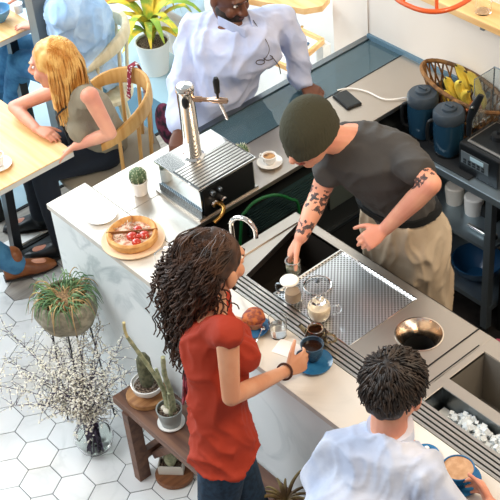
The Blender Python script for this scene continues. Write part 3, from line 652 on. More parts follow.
# basket of bananas
bc = V3((-3.03, 3.5, .7)); bc = V3((-3.14, 3.545, .7085))
bc = at(438, 96, .80); bc = V3((-3.36, 3.60, .709))
bc = V3((-3.205, 3.53, .7085))
ang = 0
t = thing('wicker_basket', V3((-3.02, 3.52, .809)), 'open lattice wicker basket behind the blender jugs holding bananas', 'basket')
wick = mat('brown_wicker', '#8b6236', .8, var='#5f3f20', vscale=40, bump=.4, bscale=80)
def bsk(a, zz):
    k = 1+.28*zz/.22; return V3((-3.06+.125*(1+.75*zz/.22)*math.cos(a), 3.515+.055*(1+.75*zz/.22)*math.sin(a), .809+zz*(1.0-.12*math.cos(a))))
b = MB()
for k in range(26):
    a = 2*PI*k/26
    for s in (-1, 1): b.tube([bsk(a, 0.02), bsk(a+s*.22, .11), bsk(a+s*.45, .21)], .0042, 6)
b.build('lattice', wick, t)
b = MB()
for zz, rr in ((.012, .006), (.10, .005), (.215, .0095)):
    b.tube([bsk(2*PI*k/36, zz) for k in range(36)], rr, 8, closed=True)
b.build('rim', wick, t)
MB().tube([bsk(2*PI*k/36, .0) for k in range(36)], .008, 6, closed=True).build('base', wick, t)
ban = mat('banana_yellow', '#f0d050', .5, var='#d6c456', vscale=12); banb = mat('banana_tip', '#5d5226', .7)
random.seed(21)
for k, (px, py, z, a, r) in enumerate(((452, 92, .99, 2.2, .072), (463, 80, 1.03, 2.0, .072), (464, 94, 1.0, 2.6, .07), (473, 86, 1.02, 1.7, .065), (470, 101, .97, 2.9, .06), (450, 104, .96, 2.3, .065), (481, 96, .97, 1.4, .055))):
    c = at(px, py, z); c = V3((c.x, min(c.y, 3.55), c.z)); P = []; rr = []
    for q in range(9):
        th = -1.15+2.3*q/8; P.append(c+V3((math.cos(a), math.sin(a)*.6, 0))*(r*math.cos(th)-r*.5)+V3((-math.sin(a)*.5, math.cos(a)*.2, .85))*(r*1.1*math.sin(th))); rr.append([.006, .012, .018, .0205, .021, .0205, .018, .012, .006][q])
    o = thing('banana', c, 'yellow banana in the wicker basket behind blender jugs', 'banana', 'bananas in the wicker basket')
    MB().tube(P, rr, 8).build('peel', ban, o); MB().tube([P[-1], P[-1]+(P[-1]-P[-2])*1.2], [.0045, .0035], 6).build('stem', banb, o)
for k, (px, py, z) in enumerate(((476, 106, .94), (470, 112, .91))):
    c = at(px, py, z); c.y = min(c.y, 3.53)
    tag(MB().ell(c, (.028, .028, .026)).build('peach', mat('peach_skin', '#d88a4a', .6, var='#c2552f', vscale=12), loc=c), 'orange red peach among the bananas in the wicker basket', 'peach', 'peaches in the wicker basket')
# items under table
c = V3((-2.86, 3.42, .156)); t = tag(MB().lathe([(0, 0), (.05, 0), (.10, .05), (.115, .095), (.111, .096), (.095, .05), (.045, .006), (0, .006)], c+V3((0,0,0)), 36).build('mixing_bowl', mat('deep_blue_plastic', '#1d4a70', .3), loc=c), 'deep blue bowl on the bottom shelf of the steel table', 'bowl')
for k, (px, py) in enumerate(((449, 190), (466, 195))):
    c = at(px, py, .416); c = V3((-3.03+.11*k, 3.45, .4655)); tag(MB().lathe([(0, 0), (.038, 0), (.044, .07), (.044, .085), (.038, .09), (0, .09)], c, 26).build('food_tub', whitep if k else milk, loc=c), ('white tub with lid on the middle shelf, left of pair', 'white tub with lid on the middle shelf, right of pair')[k], 'tub')
c = V3((-2.80, 3.40, .4655)); t = thing('steel_ladle', c, 'steel ladle lying on the middle shelf of the steel table', 'ladle')
MB().tube([c+V3((-.07, -.04, .012)), c+V3((.05, -.04, .012))], .009, 10).build('handle', chrome, t); MB().ell(c+V3((.065, -.035, .018)), (.022, .022, .016)).build('ladle_bowl', chrome, t)
c = V3((-2.86, 3.50, .4655)); tag(MB().box(c.x-.09, c.x+.06, c.y-.05, c.y+.08, c.z, c.z+.06).build('black_tray', blackm, smooth=False, loc=c, bevel=.004), 'black storage tray on the middle shelf behind the ladle', 'tray')
c = at(497, 356, .005); t = thing('spray_bottle', c, 'small white bottle with pink cap on the floor at right edge', 'bottle')
MB().lathe([(0, 0), (.022, 0), (.024, .01), (.024, .05), (.012, .062), (.012, .065), (0, .065)], c, 20).build('bottle_body', mat('bottle_cream', '#d9c6b4', .5), t)
MB().lathe([(.013, .062), (.016, .066), (.016, .09), (0, .092)], c, 18).build('cap', mat('pink_plastic', '#d96a86', .4), t)
# wall shelf
a = at(448, 13, 1.3); t = thing('wall_shelf', (-2.6, 3.55, 1.3), 'pale wooden wall shelf at the upper right', 'shelf')
MB().box(-3.45, -1.6, at(448, 13, 1.37).y, 3.62, 1.37, 1.40).build('shelf_board', shelfw, t, smooth=False, bevel=.002)
for x in (-3.0, -1.8): MB().box(x-.01, x+.01, 3.55, 3.62, 1.30, 1.37).build('bracket', steeld, t, smooth=False)
c = V3((-2.98, 3.53, 1.401)); tag(MB().lathe([(0, 0), (.032, 0), (.036, .10), (.034, .10), (.030, .005), (0, .005)], c, 28).build('drinking_glass', glass, loc=c), 'empty clear drinking glass on the wooden wall shelf', 'glass')
# copper ring pendant
c = at(434, -9, 1.9); t = thing('pendant_lamp', c, 'orange wire frame pendant lamp cut by the top edge', 'lamp')
om = mat('orange_enamel', '#d2561c', .4, coat=.3)
P = [c+V3((.135*math.cos(a), .135*math.sin(a), 0))*1 if 0 else V3((c.x+.125*(abs(math.cos(a))**.8)*math.copysign(1, math.cos(a)), c.y+.125*(abs(math.sin(a))**.8)*math.copysign(1, math.sin(a)), c.z)) for a in [2*PI*k/40 for k in range(40)]]
MB().tube(P, .0085, 10, closed=True).build('ring', om, t)
for k in range(6):
    a = 2*PI*k/6+.3; MB().tube([(c.x+.122*math.cos(a), c.y+.122*math.sin(a), c.z), (c.x+.04*math.cos(a), c.y+.04*math.sin(a), c.z+.22)], .006, 8).build('strut', om, t)
MB().lathe([(0, .20), (.045, .20), (.03, .27), (.012, .29), (0, .29)], c, 20).build('socket', om, t); MB().tube([c+V3((0, 0, .28)), c+V3((0, 0, 2.0))], .003, 6).build('cord', black, t)
# green hose behind sink
c = V3((-3.12, 2.38, .3)); X1 = V3((1, 0, 0)); P = [V3((-3.19, 2.30, .0075)), V3((-3.19, 2.32, .4))]+[atp(px, py, V3((-3.195, 0, 0)), X1, 0) for px, py in ((241, 228), (246, 211), (258, 200), (275, 195), (290, 199), (299, 210))]+[V3((-3.19, 2.66, .4)), V3((-3.19, 2.66, .0075))]
tag(MB().tube(smooth_path(P, 5), .0065, 8).build('green_hose', mat('green_hose', '#1f6b38', .35), loc=V3((-3.19, 2.5, 0))), 'looped green hose in the dark gap behind the sink', 'hose')
#==FURNITURE
# ---------------------------------------------------------------- tables and chairs on the left
def table(name, x0, x1, y0, y1, z, label, legs, cut=None):
    t = thing(name, ((x0+x1)/2, (y0+y1)/2, 0), label, 'table')
    MB().box(x0, x1, y0, y1, z-.006, z).build('tabletop', oak, t, smooth=False)
    MB().box(x0, x1, y0, y1, z-.03, z-.006).build('edge_band', mat('pale_table_edge', '#c9c7c0', .5), t, smooth=False)
    for (a, b_) in legs: MB().bar((a[0], a[1], z-.03), (b_[0], b_[1], 0), .045, .045).build('leg', black, t, smooth=False)
    return t
table('cafe_table', -5.05, -4.25, 1.55, 2.30, .75, 'light wooden cafe table in front of the blonde woman', [((-4.62, 1.70), (-4.78, 1.75)), ((-4.62, 2.13), (-4.73, 2.14)), ((-4.95, 1.65), (-4.98, 1.65)), ((-4.95, 2.20), (-4.98, 2.20))])
table('cafe_table', -6.1, -5.30, 2.05, 2.80, .75, 'light wooden cafe table with blue bowl at upper left corner', [((-5.4, 2.15), (-5.4, 2.15)), ((-5.4, 2.7), (-5.4, 2.7)), ((-6.0, 2.15), (-6.0, 2.15)), ((-6.0, 2.7), (-6.0, 2.7))])
cup_saucer(V3((-4.405, 2.005, .751)), .062, .036, .055, white, white, latte, 'white saucer under the latte on the left table', (0, -1, 0), lab2='white coffee cup on the table at left edge', fill=.9)
c = V3((-5.48, 2.70, .751)); t = tag(MB().lathe([(0, 0), (.03, 0), (.033, .006), (.06, .04), (.066, .07), (.062, .071), (.055, .04), (.02, .012), (0, .012)], c, 32).build('blue_bowl', mat('light_blue_glaze', '#5d93b8', .25), loc=c), 'light blue bowl on the table at the upper left corner', 'bowl')
for px, py, m, lb in ((24, 6, mat('grey_glaze', '#8c9aa0', .4), 'small grey jar on upper left table beside post'), (19, 12, white, 'small white cup on upper left table beside blue bowl')):
    c = at(px, py, .751); tag(MB().lathe([(0, 0), (.022, 0), (.026, .05), (.022, .05), (.018, .004), (0, .004)], c, 20).build('small_jar', m, loc=c), lb, 'jar')

def chair(c, face, wm, seatm, label, sr=.225, rz=.78, rail_h=.05, n=7, span=1.75, rr=.245, thick=.012):
    """bentwood spindle-back chair; face = heading angle of the sitter"""
    t = thing('spindle_back_chair', c, label, 'chair'); bk = face+PI
    def P(r, a, z): return V3((c[0]+r*math.cos(bk+a), c[1]+r*math.sin(bk+a), z))
    b = MB(); b.loft([(V3((c[0], c[1], z)), V3((r*math.cos(face), r*math.sin(face), 0)), V3((-r*math.sin(face), r*math.cos(face), 0))) for z, r in ((.425, sr*.9), (.43, sr), (.452, sr), (.462, sr*.95))], 32, p=2.8)
    b.build('seat', seatm, t)
    for a in (.7, -.7, PI-.7, PI+.7):
        MB().tube([P(sr*.75, a, .43), P(sr*1.05, a, 0.0)], [.017, .013], 10).build('leg', wm, t)
    # bent top rail
    b = MB(); N = 22; secs = []
    for k in range(N+1):
        a = -span+2*span*k/N; h = rail_h*(.35+.65*math.cos(a*PI/2/span)**.6 if k not in (0, N) else .35)
        drop = .11*(abs(a)/span)**2.2
        p = P(rr, a, rz-drop); rad = V3((math.cos(bk+a), math.sin(bk+a), 0)); secs.append((p, rad*thick, V3((0, 0, h))))
    b.loft(secs, 12, p=3); b.build('top_rail', wm, t)
    for k in range(n):
        a = -span*.80+2*span*.80*k/(n-1); drop = .11*(abs(a)/span)**2.2
        b = MB().tube([P(sr*.86, a, .45), P(rr, a, rz-drop)], .0095, 8); b.build('spindle', wm, t)
    return t
seatg = mat('taupe_seat_pad', '#a39a88', .8, bump=.1)
ca = V3((-4.475, 2.60, 0)); chair(ca, -2.0, oak2, seatg, 'honey bentwood spindle chair under the blonde woman', sr=.255)
cb = at(86, 31, .78); cb = V3((cb.x, cb.y, 0)); chair(cb, -2.15, palew, palew, 'pale bentwood spindle chair behind the blonde woman', rail_h=.042, thick=.020, n=5, rr=.20, sr=.19)
cc_ = V3((-5.62, 3.20, 0)); chair(at(114, -72, .78)*1 - V3((0, 0, .78)), -2.15, oak2, oak2, 'honey spindle chair at the top edge beside the palm', n=5)
# red lanyard and bag on chair
P = [ca+V3((-.03, .262, .835)), ca+V3((-.03, .275, .80)), ca+V3((-.035, .285, .70)), ca+V3((-.02, .28, .62))]
b = MB()
for i in range(3): b.bar(P[i], P[i+1], .028, .004, hint=(0, 1, 0))
b.bar(P[0], ca+V3((-.03, .22, .83)), .028, .004, hint=(0, 0, 1)).bar(ca+V3((-.03, .22, .83)), ca+V3((-.05, .2, .66)), .028, .004, hint=(0, 1, 0))
tag(b.build('lanyard_strap', mat('crimson_weave', '#8c1f33', .8, var='#e4d9d4', vscale=60, vlo=.55, vhi=.6), smooth=False), 'crimson patterned strap hanging over the honey chair back', 'strap')
c = ca+V3((.10, .30, .52)); b = MB().ell(c, (.085, .04, .12)).ell(c+V3((.09, .0, -.06)), (.05, .035, .06))
b.build('x', black).name = 'shoulder_bag'
o = bpy.data.objects['shoulder_bag']; tag(o, 'dark patterned bag hanging behind the honey chair', 'bag'); o.data.materials[0] = mat('purple_print', '#221d2b', .8, var='#7c3050', vscale=30)
# tray and stand near the window
t = thing('display_tray', (-4.15, 3.66, 0), 'wood framed tray of papers by window behind blue shirted man', 'tray')
z = .78
q = [at(284, 22, z), at(323, 40, z), at(290, 68, z), at(250, 50, z)]
q = [(p.x, p.y) for p in q]; b = MB().prism(q, z-.02, z-.012)
b.build('tray_base', whitep, t, smooth=False)
b = MB()
for i in range(4): b.bar((*q[i], z-.005), (*q[(i+1) % 4], z-.005), .018, .025)
b.build('tray_frame', shelfw, t, smooth=False)
for i in (1, 2): MB().bar((q[i][0], q[i][1], z-.02), (q[i][0], q[i][1], 0), .05, .05).build('leg', whitep, t, smooth=False)
for px, py, ang, lx, ly, m, lb, ct in ((296, 42, .4, .12, .05, mat('slate_blue', '#3c6486', .5), 'slate blue booklet lying in the wooden tray', 'booklet'), (287, 34, 1.0, .09, .12, mat('paper', '#f4f2ee', .8), 'white paper sheet lying in the wooden tray', 'paper'), (300, 30, .6, .012, .1, mat('brass_pen', '#a88038', .4), 'brown pen lying in the wooden tray by window', 'pen')):
    c = at(px, py, z); tag(MB().obox(c, ang, lx, ly, z-.0115, z-.004).build(ct, m, smooth=False), lb, ct)
zt = 1.05; q = [at(240, -14, zt), at(330, -3, zt), at(322, 6, zt), at(304, 9, zt), at(232, -4, zt)]
q = [(p.x, p.y) for p in q]; b = MB().prism(q, zt-.03, zt).build('wooden_ledge', shelfw, smooth=False); tag(b, 'honey wood ledge at the top edge above the tray', 'ledge')
#==PLANTS
# ---------------------------------------------------------------- bench and plants
t = thing('wooden_bench', (-2.3, 1.77, 0), 'dark brown wooden bench against the marble counter front', 'bench')
MB().box(-3.205, -1.2, 1.685, 1.872, .385, .42).build('seat', bench_w, t, smooth=False, bevel=.004)
for x in (-3.12, -1.35):
    s = -1 if x < -2 else 1
    for yy, dy in ((1.705, .0), (1.845, .01)):
        MB().bar((x, yy, .388), (x+.045*s*-1*0-.03*s*-1*0+(.0), yy+dy, 0.0), .055, .038).build('leg', bench_w, t, smooth=False)
    MB().bar((x+.02, 1.775, .10), (x+.28*(-s), 1.775, .38), .04, .03).build('brace', bench_w, t, smooth=False)
    MB().box(x-.015, x+.015, 1.705, 1.845, .10, .14).build('crossbar', bench_w, t, smooth=False)
# wood slice + cactus pot
c = V3((-3.105, 1.785, .421)); tag(MB().lathe([(0, 0), (.076, 0), (.080, .003), (.080, .022), (.077, .025), (0, .025)], c, 40, wob=.02).build('wood_slice', discw, loc=c), 'round pale wood slice under the squat cactus on the bench', 'wood slice')
CS = 1.12; c = V3((-3.10, 1.79, .447)); t = thing('potted_cactus', c, 'dark columnar cactus in a white bowl on the wood slice', 'cactus')
MB().lathe([(0, 0), (.036, 0), (.060, .028), (.064, .052), (.060, .053), (.056, .042), (0, .042)], c, 36).build('pot', white, t)
MB().lathe([(0, 0), (.056, 0), (.03, .006), (0, .006)], c+V3((0, 0, .041)), 28).build('soil', soil, t)
random.seed(9); b = MB()
for k in range(40):
    a = random.random()*6.28; r = .047*math.sqrt(random.random()); b.ell(c+V3((r*math.cos(a), r*math.sin(a), .047)), (.004, .004, .003), nu=6, nv=4)
b.build('gravel', mat('grey_gravel', '#8d8378', .9), t)
b = MB(); secs = []
for z, r in ((0, .022), (.02, .028), (.08, .030), (.135, .027), (.16, .016), (.167, .003)): secs.append((c+V3((.003, 0, .042+z)), V3((r, 0, 0)), V3((0, r, 0))))
b.loft(secs, 20).build('cactus_body', cactusd, t)
# grey pot with tall twisting cactus
c = V3((-2.93, 1.765, .421)); tag(MB().lathe([(0, 0), (.04, 0), (.053, .006), (.053, .010), (.038, .005), (0, .005)], c, 36).build('saucer', white, loc=c), 'white saucer under the grey plant pot on the bench', 'saucer')
c = V3((-2.93, 1.765, .4265)); t = thing('potted_cactus', c, 'tall grey green branching cactus in grey pot beside woman in red', 'cactus')
MB().lathe(pot_profile(.050, .038, .075), c, 36).build('pot', mat('glazed_grey', '#8d9391', .3, coat=.3), t)
MB().lathe([(0, 0), (.044, 0), (0, .004)], c+V3((0, 0, .064)), 26).build('soil', soil, t)
for P, r in (([(0, 0, .06), (-.005, 0, .12), (-.025, -.01, .19), (-.07, -.03, .27), (-.10, -.05, .34)], .011), ([(.01, .01, .06), (.012, .01, .14), (.01, 0, .22), (.018, 0, .30)], .013), ([(-.02, .005, .06), (-.035, .01, .13), (-.055, .01, .20)], .009), ([(.02, -.01, .06), (.035, -.015, .11), (.045, -.02, .18)], .008)):
    P = [(p[0]*1.1, p[1]*1.1, .06+(p[2]-.06)*1.25) for p in P]; q = smooth_path([c+V3(p) for p in P], 6); MB().tube(q, [r*(1-.35*i/len(q))*(1+.08*math.sin(i*2.1)) for i in range(len(q))], 9).build('cactus_stem', cactusg, t)
b = MB(); q = smooth_path([c+V3(p) for p in ((-.11, -.055, .405), (-.12, -.055, .44), (-.115, -.055, .48))], 5); b.tube(q, .006, 7); b.build('new_shoot', mat('pale_shoot', '#b5a97a', .7), t)
MB().ell(c+V3((.005, -.015, .075)), (.018, .012, .008)).ell(c+V3((-.018, -.012, .073)), (.012, .010, .007)).build('pebbles', mat('pebble', '#c8bfae', .7), t)
# under-bench slice + rectangular pot
c = V3((-3.03, 1.80, .001)); tag(MB().lathe([(0, 0), (.074, 0), (.078, .003), (.078, .02), (.075, .023), (0, .023)], c, 36, wob=.015).build('wood_slice', discd, loc=c), 'dark wood slice on the floor under the bench', 'wood slice')
c = V3((-3.045, 1.80, .0245)); t = thing('potted_cactus', c, 'small grey cactus in a rectangular pale trough under bench', 'cactus')
a = .75
b = MB().obox(c, a, .10, .055, c.z, c.z+.006)
b.obox((c.x+.0255*math.sin(-a)*1, c.y-.0255*math.cos(a)*1), a, .10, .005, c.z, c.z+.045); b.obox((c.x+.0255*math.sin(a), c.y+.0255*math.cos(a)), a, .10, .005, c.z, c.z+.045) if 0 else None
ux, uy = V3((math.cos(a), math.sin(a), 0)), V3((-math.sin(a), math.cos(a), 0))
b = MB().obox(c, a, .10, .055, c.z, c.z+.006)
for s in (-1, 1): b.obox(c+uy*.026*s, a, .10, .005, c.z, c.z+.045).obox(c+ux*.0485*s, a, .005, .055, c.z, c.z+.045)
b.build('pot', mat('stone_white', '#d9d2c6', .6), t, smooth=False); MB().obox(c, a, .09, .046, c.z+.006, c.z+.036).build('soil', soil, t, smooth=False)
MB().loft([(c+V3((0, 0, z)), ux*r, uy*r) for z, r in ((.036, .018), (.06, .026), (.09, .026), (.11, .018), (.118, .004))], 18).build('cactus_body', cactusg, t)
# dry aloe at the bottom edge
c = V3((-2.30, 1.785, .421)); t = thing('potted_aloe', c, 'brownish aloe with curling leaves on the bench at bottom edge', 'aloe')
MB().lathe(pot_profile(.045, .034, .07), c, 30).build('pot', mat('terracotta', '#8a5a40', .8), t)
random.seed(4)
for k in range(13):
    a = k*2.4; L = random.uniform(.07, .12); d = V3((math.cos(a), math.sin(a), 0)); p = c+V3((0, 0, .06)); q = smooth_path([p, p+d*L*.4+V3((0, 0, L*.55)), p+d*L*.9+V3((0, 0, L*.6)), p+d*L*1.2+V3((0, 0, L*.35))], 4)
    MB().tube(q, [.009*(1-.8*i/len(q)) for i in range(len(q))], 6).build('leaf', dryleaf, t)
# planter with grass on hairpin stand
pc = at(76, 288, .70); pc = V3((pc.x, pc.y, 0)); pc.y = min(pc.y, 1.745)
t = thing('plant_stand', pc, 'thin black wire plant stand holding the grassy bowl', 'plant stand')
MB().tube(circ((pc.x, pc.y, .565), .075, 28), .004, 6, closed=True).build('hoop', black, t)
for a in (-.7, .9, 2.5, 4.1): MB().tube([(pc.x+.075*math.cos(a), pc.y+.075*math.sin(a), .565), (pc.x+.10*math.cos(a), pc.y+.10*math.sin(a), 0)], .004, 6).build('leg', black, t)
c = V3((pc.x, pc.y, .572)); t = thing('grass_planter', c, 'rough stone bowl of wispy green grass on the wire stand', 'potted plant')
b = MB().lathe([(0, -.03), (.055, -.03), (.105, .0), (.128, .055), (.118, .11), (.10, .125), (.094, .12), (.10, .10), (0, .10)], c, 40, wob=.02)
b.build('bowl', mat('mossy_stone', '#7c7868', .9, var='#a59f8c', vscale=25, bump=.7, bscale=60), t, fn=lambda p, n: p+n*.004*noise.noise(p*30))
MB().lathe([(0, 0), (.096, 0), (.05, .018), (0, .022)], c+V3((0, 0, .105)), 24).build('soil', mat('root_mat', '#6a5138', .95, var='#9b7a55', vscale=80, bump=1, bscale=120), t)
random.seed(31); b = MB(); b2 = MB()
for k in range(170):
    a = random.random()*6.28; r0 = .08*math.sqrt(random.random()); p = c+V3((r0*math.cos(a), r0*math.sin(a), .11)); d = V3((math.cos(a), math.sin(a), 0)); L = random.uniform(.025, .075); k2 = random.uniform(.2, 1.0)
    side = V3((-d.y, d.x, 0))*random.uniform(-.6, .6)
    q = [p, p+V3((0, 0, L*.6))+d*L*.35, p+V3((0, 0, L*(.75-k2*.4)))+(d+side)*L*.9, p+V3((0, 0, L*(.55-k2*1.5)))+(d+side)*L*1.25]
    (b if k % 5 else b2).tube(smooth_path(q, 3), [.0021]*7+[.0016, .0012, .0006], 4)
o = b.build('grass_blades', leafg, t); o['kind'] = 'stuff'
o = b2.build('dry_blades', mat('straw', '#b99a6a', .8), t); o['kind'] = 'stuff'
# glass vase with blossom branches
vc = V3((-3.375, 1.655, .001)); t = thing('glass_vase', vc, 'round clear glass vase of flowering branches on the tiled floor', 'vase')
MB().lathe([(0, 0), (.040, 0), (.070, .03), (.083, .075), (.074, .115), (.050, .145), (.046, .155), (.052, .165), (.049, .165), (.043, .155), (.047, .144), (.071, .114), (.080, .075), (.067, .032), (.038, .004), (0, .004)], vc, 40).build('vase_body', thin, t)
MB().lathe([(0, .006), (.036, .006), (.065, .033), (.0775, .075), (.072, .10), (0, .10)], vc, 36).build('water', mat('vase_water', '#eef4ee', .02, 0, 1, 1.10), t)
random.seed(17)
tips = [(5, 328, .42), (12, 405, .30), (30, 350, .45), (48, 330, .50), (62, 318, .52), (85, 318, .55), (100, 325, .55), (118, 350, .50), (128, 372, .42), (40, 380, .38), (60, 365, .42), (22, 372, .36), (80, 345, .5), (102, 350, .48), (5, 360, .35), (75, 375, .4), (110, 385, .35), (38, 405, .28), (60, 412, .25), (112, 402, .26), (76, 402, .30), (92, 396, .32), (50, 393, .32), (-5, 385, .30), (50, 352, .47), (95, 372, .4)]
def blob(b, p, s):
    b.add([p+V3((s, 0, 0)), p+V3((-s, 0, 0)), p+V3((0, s, 0)), p+V3((0, -s, 0)), p+V3((0, 0, s*.7)), p+V3((0, 0, -s*.7))], [(0, 2, 4), (2, 1, 4), (1, 3, 4), (3, 0, 4), (2, 0, 5), (1, 2, 5), (3, 1, 5), (0, 3, 5)])
for k, (px, py, z) in enumerate(tips):
    tip = at(px, py, z); tip.y = min(tip.y, 1.84); a0 = vc+V3((random.uniform(-.03, .03), random.uniform(-.03, .03), .012)); nk = vc+V3((random.uniform(-.026, .026), random.uniform(-.026, .026), .16))
    if tip.z < .2: tip.z = .2
    mid = nk.lerp(tip, .45)+V3((0, 0, .05)); q = smooth_path([a0, nk, mid, tip], 6); n = len(q)
    t = thing('flowering_branch', a0, 'cream blossomed dark twig standing in the glass floor vase', 'branch', 'flowering branches in the glass vase')
    b = MB(); bb = MB(); b.tube(q, [.0036*(1-.7*i/n) for i in range(n)], 5)
    for i in range(n//3+1, n):
        for s in range(3):
            d = V3((random.uniform(-1, 1), random.uniform(-1, 1), random.uniform(-.3, .8))).normalized(); L = random.uniform(.03, .10)
            e1 = q[i]+d*L*.5+V3((0, 0, .006)); e2 = q[i]+d*L
            if e2.y > 1.865: e2.y = 1.865
            if e1.y > 1.87: e1.y = 1.87
            b.tube([q[i], e1, e2], [.0013, .0010, .0007], 4)
            for m_ in range(6):
                f = random.random(); p = (q[i].lerp(e1, f*2) if f < .5 else e1.lerp(e2, f*2-1))+V3([random.gauss(0, .006) for _ in range(3)]); blob(bb, p, random.uniform(.0030, .0062))
    b.build('twig', twig, t); bb.build('blossoms', blossom, t, smooth=False)['kind'] = 'stuff'
# palm by window
c = V3((-5.50, 3.62, 0)); t = thing('potted_palm', c, 'yellow green leafy plant in white pot beside the window', 'potted plant')
MB().lathe(pot_profile(.10, .075, .20, .008), c, 36).build('pot', whitep, t); MB().lathe([(0, 0), (.09, 0), (0, .006)], c+V3((0, 0, .19)), 24).build('soil', soil, t)
random.seed(8)
for k in range(24):
    a = k*2.39; L = random.uniform(.18, .36); d = V3((math.cos(a), math.sin(a), 0)); p = c+V3((0, 0, .19)); up = random.uniform(.5, 1.1)
    q = smooth_path([p, p+d*L*.25+V3((0, 0, L*up*.8)), p+d*L*.7+V3((0, 0, L*up)), p+d*L*1.15+V3((0, 0, L*up*.65))], 4); n = len(q); sd = V3((-d.y, d.x, 0)); secs = []
    for i, pt in enumerate(q):
        if pt.y > 3.78: pt.y = 3.78
        w = .022*math.sin(PI*min(1, .12+.88*i/(n-1)))+.002; secs.append((pt, sd*w, V3((0, 0, .0012))))
    MB().loft(secs, 6).build('leaf', leafy, t)
chair(V3((-4.87, 1.27, 0)), PI/2, palew, palew, 'pale spindle chair under the person with brown boot at left edge', rr=.22, sr=.21, n=5)
#==PEOPLE
# ---------------------------------------------------------------- people
Z = V3((0, 0, 1))
def nrm(v): return V3(v).normalized()
def hand(b, w, d, n, side, curl=.35, spread=.12, s=1.0, inf=0, tcurl=.5, curls=None):
    """w wrist, d pointing direction, n palm-facing direction, side = thumb direction"""
    d = nrm(d); n = nrm(V3(n)-d*d.dot(V3(n))); t = n.cross(d)
    if t.dot(V3(side)) < 0: t = -t
    b.loft([(w-d*.02*s, t*.024*s, n*.019*s), (w+d*.01*s, t*.026*s, n*.018*s), (w+d*.045*s, t*.037*s, n*.016*s), (w+d*.08*s, t*.040*s, n*.013*s), (w+d*.09*s, t*.036*s, n*.010*s)], 14, p=2.6)
    n0 = n.copy()
    for k, (o, L) in enumerate(((.029, .068), (.010, .078), (-.010, .073), (-.028, .058))):
        n = n0.copy(); p = w+d*(.076-.006*abs(k-1))*s+t*o*s; dd = nrm(d+t*o*spread*30*.1); c = (curls[k] if curls else curl)
        for q, fr in enumerate((.42, .32, .26)):
            ang = c*(.55 if q == 0 else 1); ax = nrm(dd.cross(n)); dd = nrm(Matrix.Rotation(ang, 3, ax) @ dd)
            e = p+dd*L*fr*s; b.cap_(p, e, (.0088-.0009*q)*s, (.0082-.0009*q)*s, 8); p = e
            n = nrm(n-dd*dd.dot(n))
    n = n0
    n2 = t.cross(d) if t.cross(d).dot(n) > 0 else -t.cross(d)
    p = w+d*.022*s+t*.022*s; dd = nrm(t*.8+d*.75+n2*.25)
    for q, (L, r) in enumerate(((.042, .0125), (.032, .0105), (.024, .009))):
        e = p+dd*L*s; b.cap_(p, e, r*s, (r-.0012)*s, 8); p = e; dd = nrm(dd+(d*.5+n2*.5)*tcurl)
def folds(amp, sc, seed=0):
    def f(p, n):
        w = V3((seed, seed*2, seed*.5)); q = V3((p.x*sc, p.y*sc, p.z*sc*.55))+w; q = q+V3((1, .5, 1))*(.9*noise.noise(q*.5))
        a = 1-abs(noise.noise(q))*2.4; a = a*a if a > 0 else 0; c = 1-abs(noise.noise(q*2.1+w))*2.6; c = c*c if c > 0 else 0
        return p+n*amp*(a*1.0+c*.35-.35)
    return f
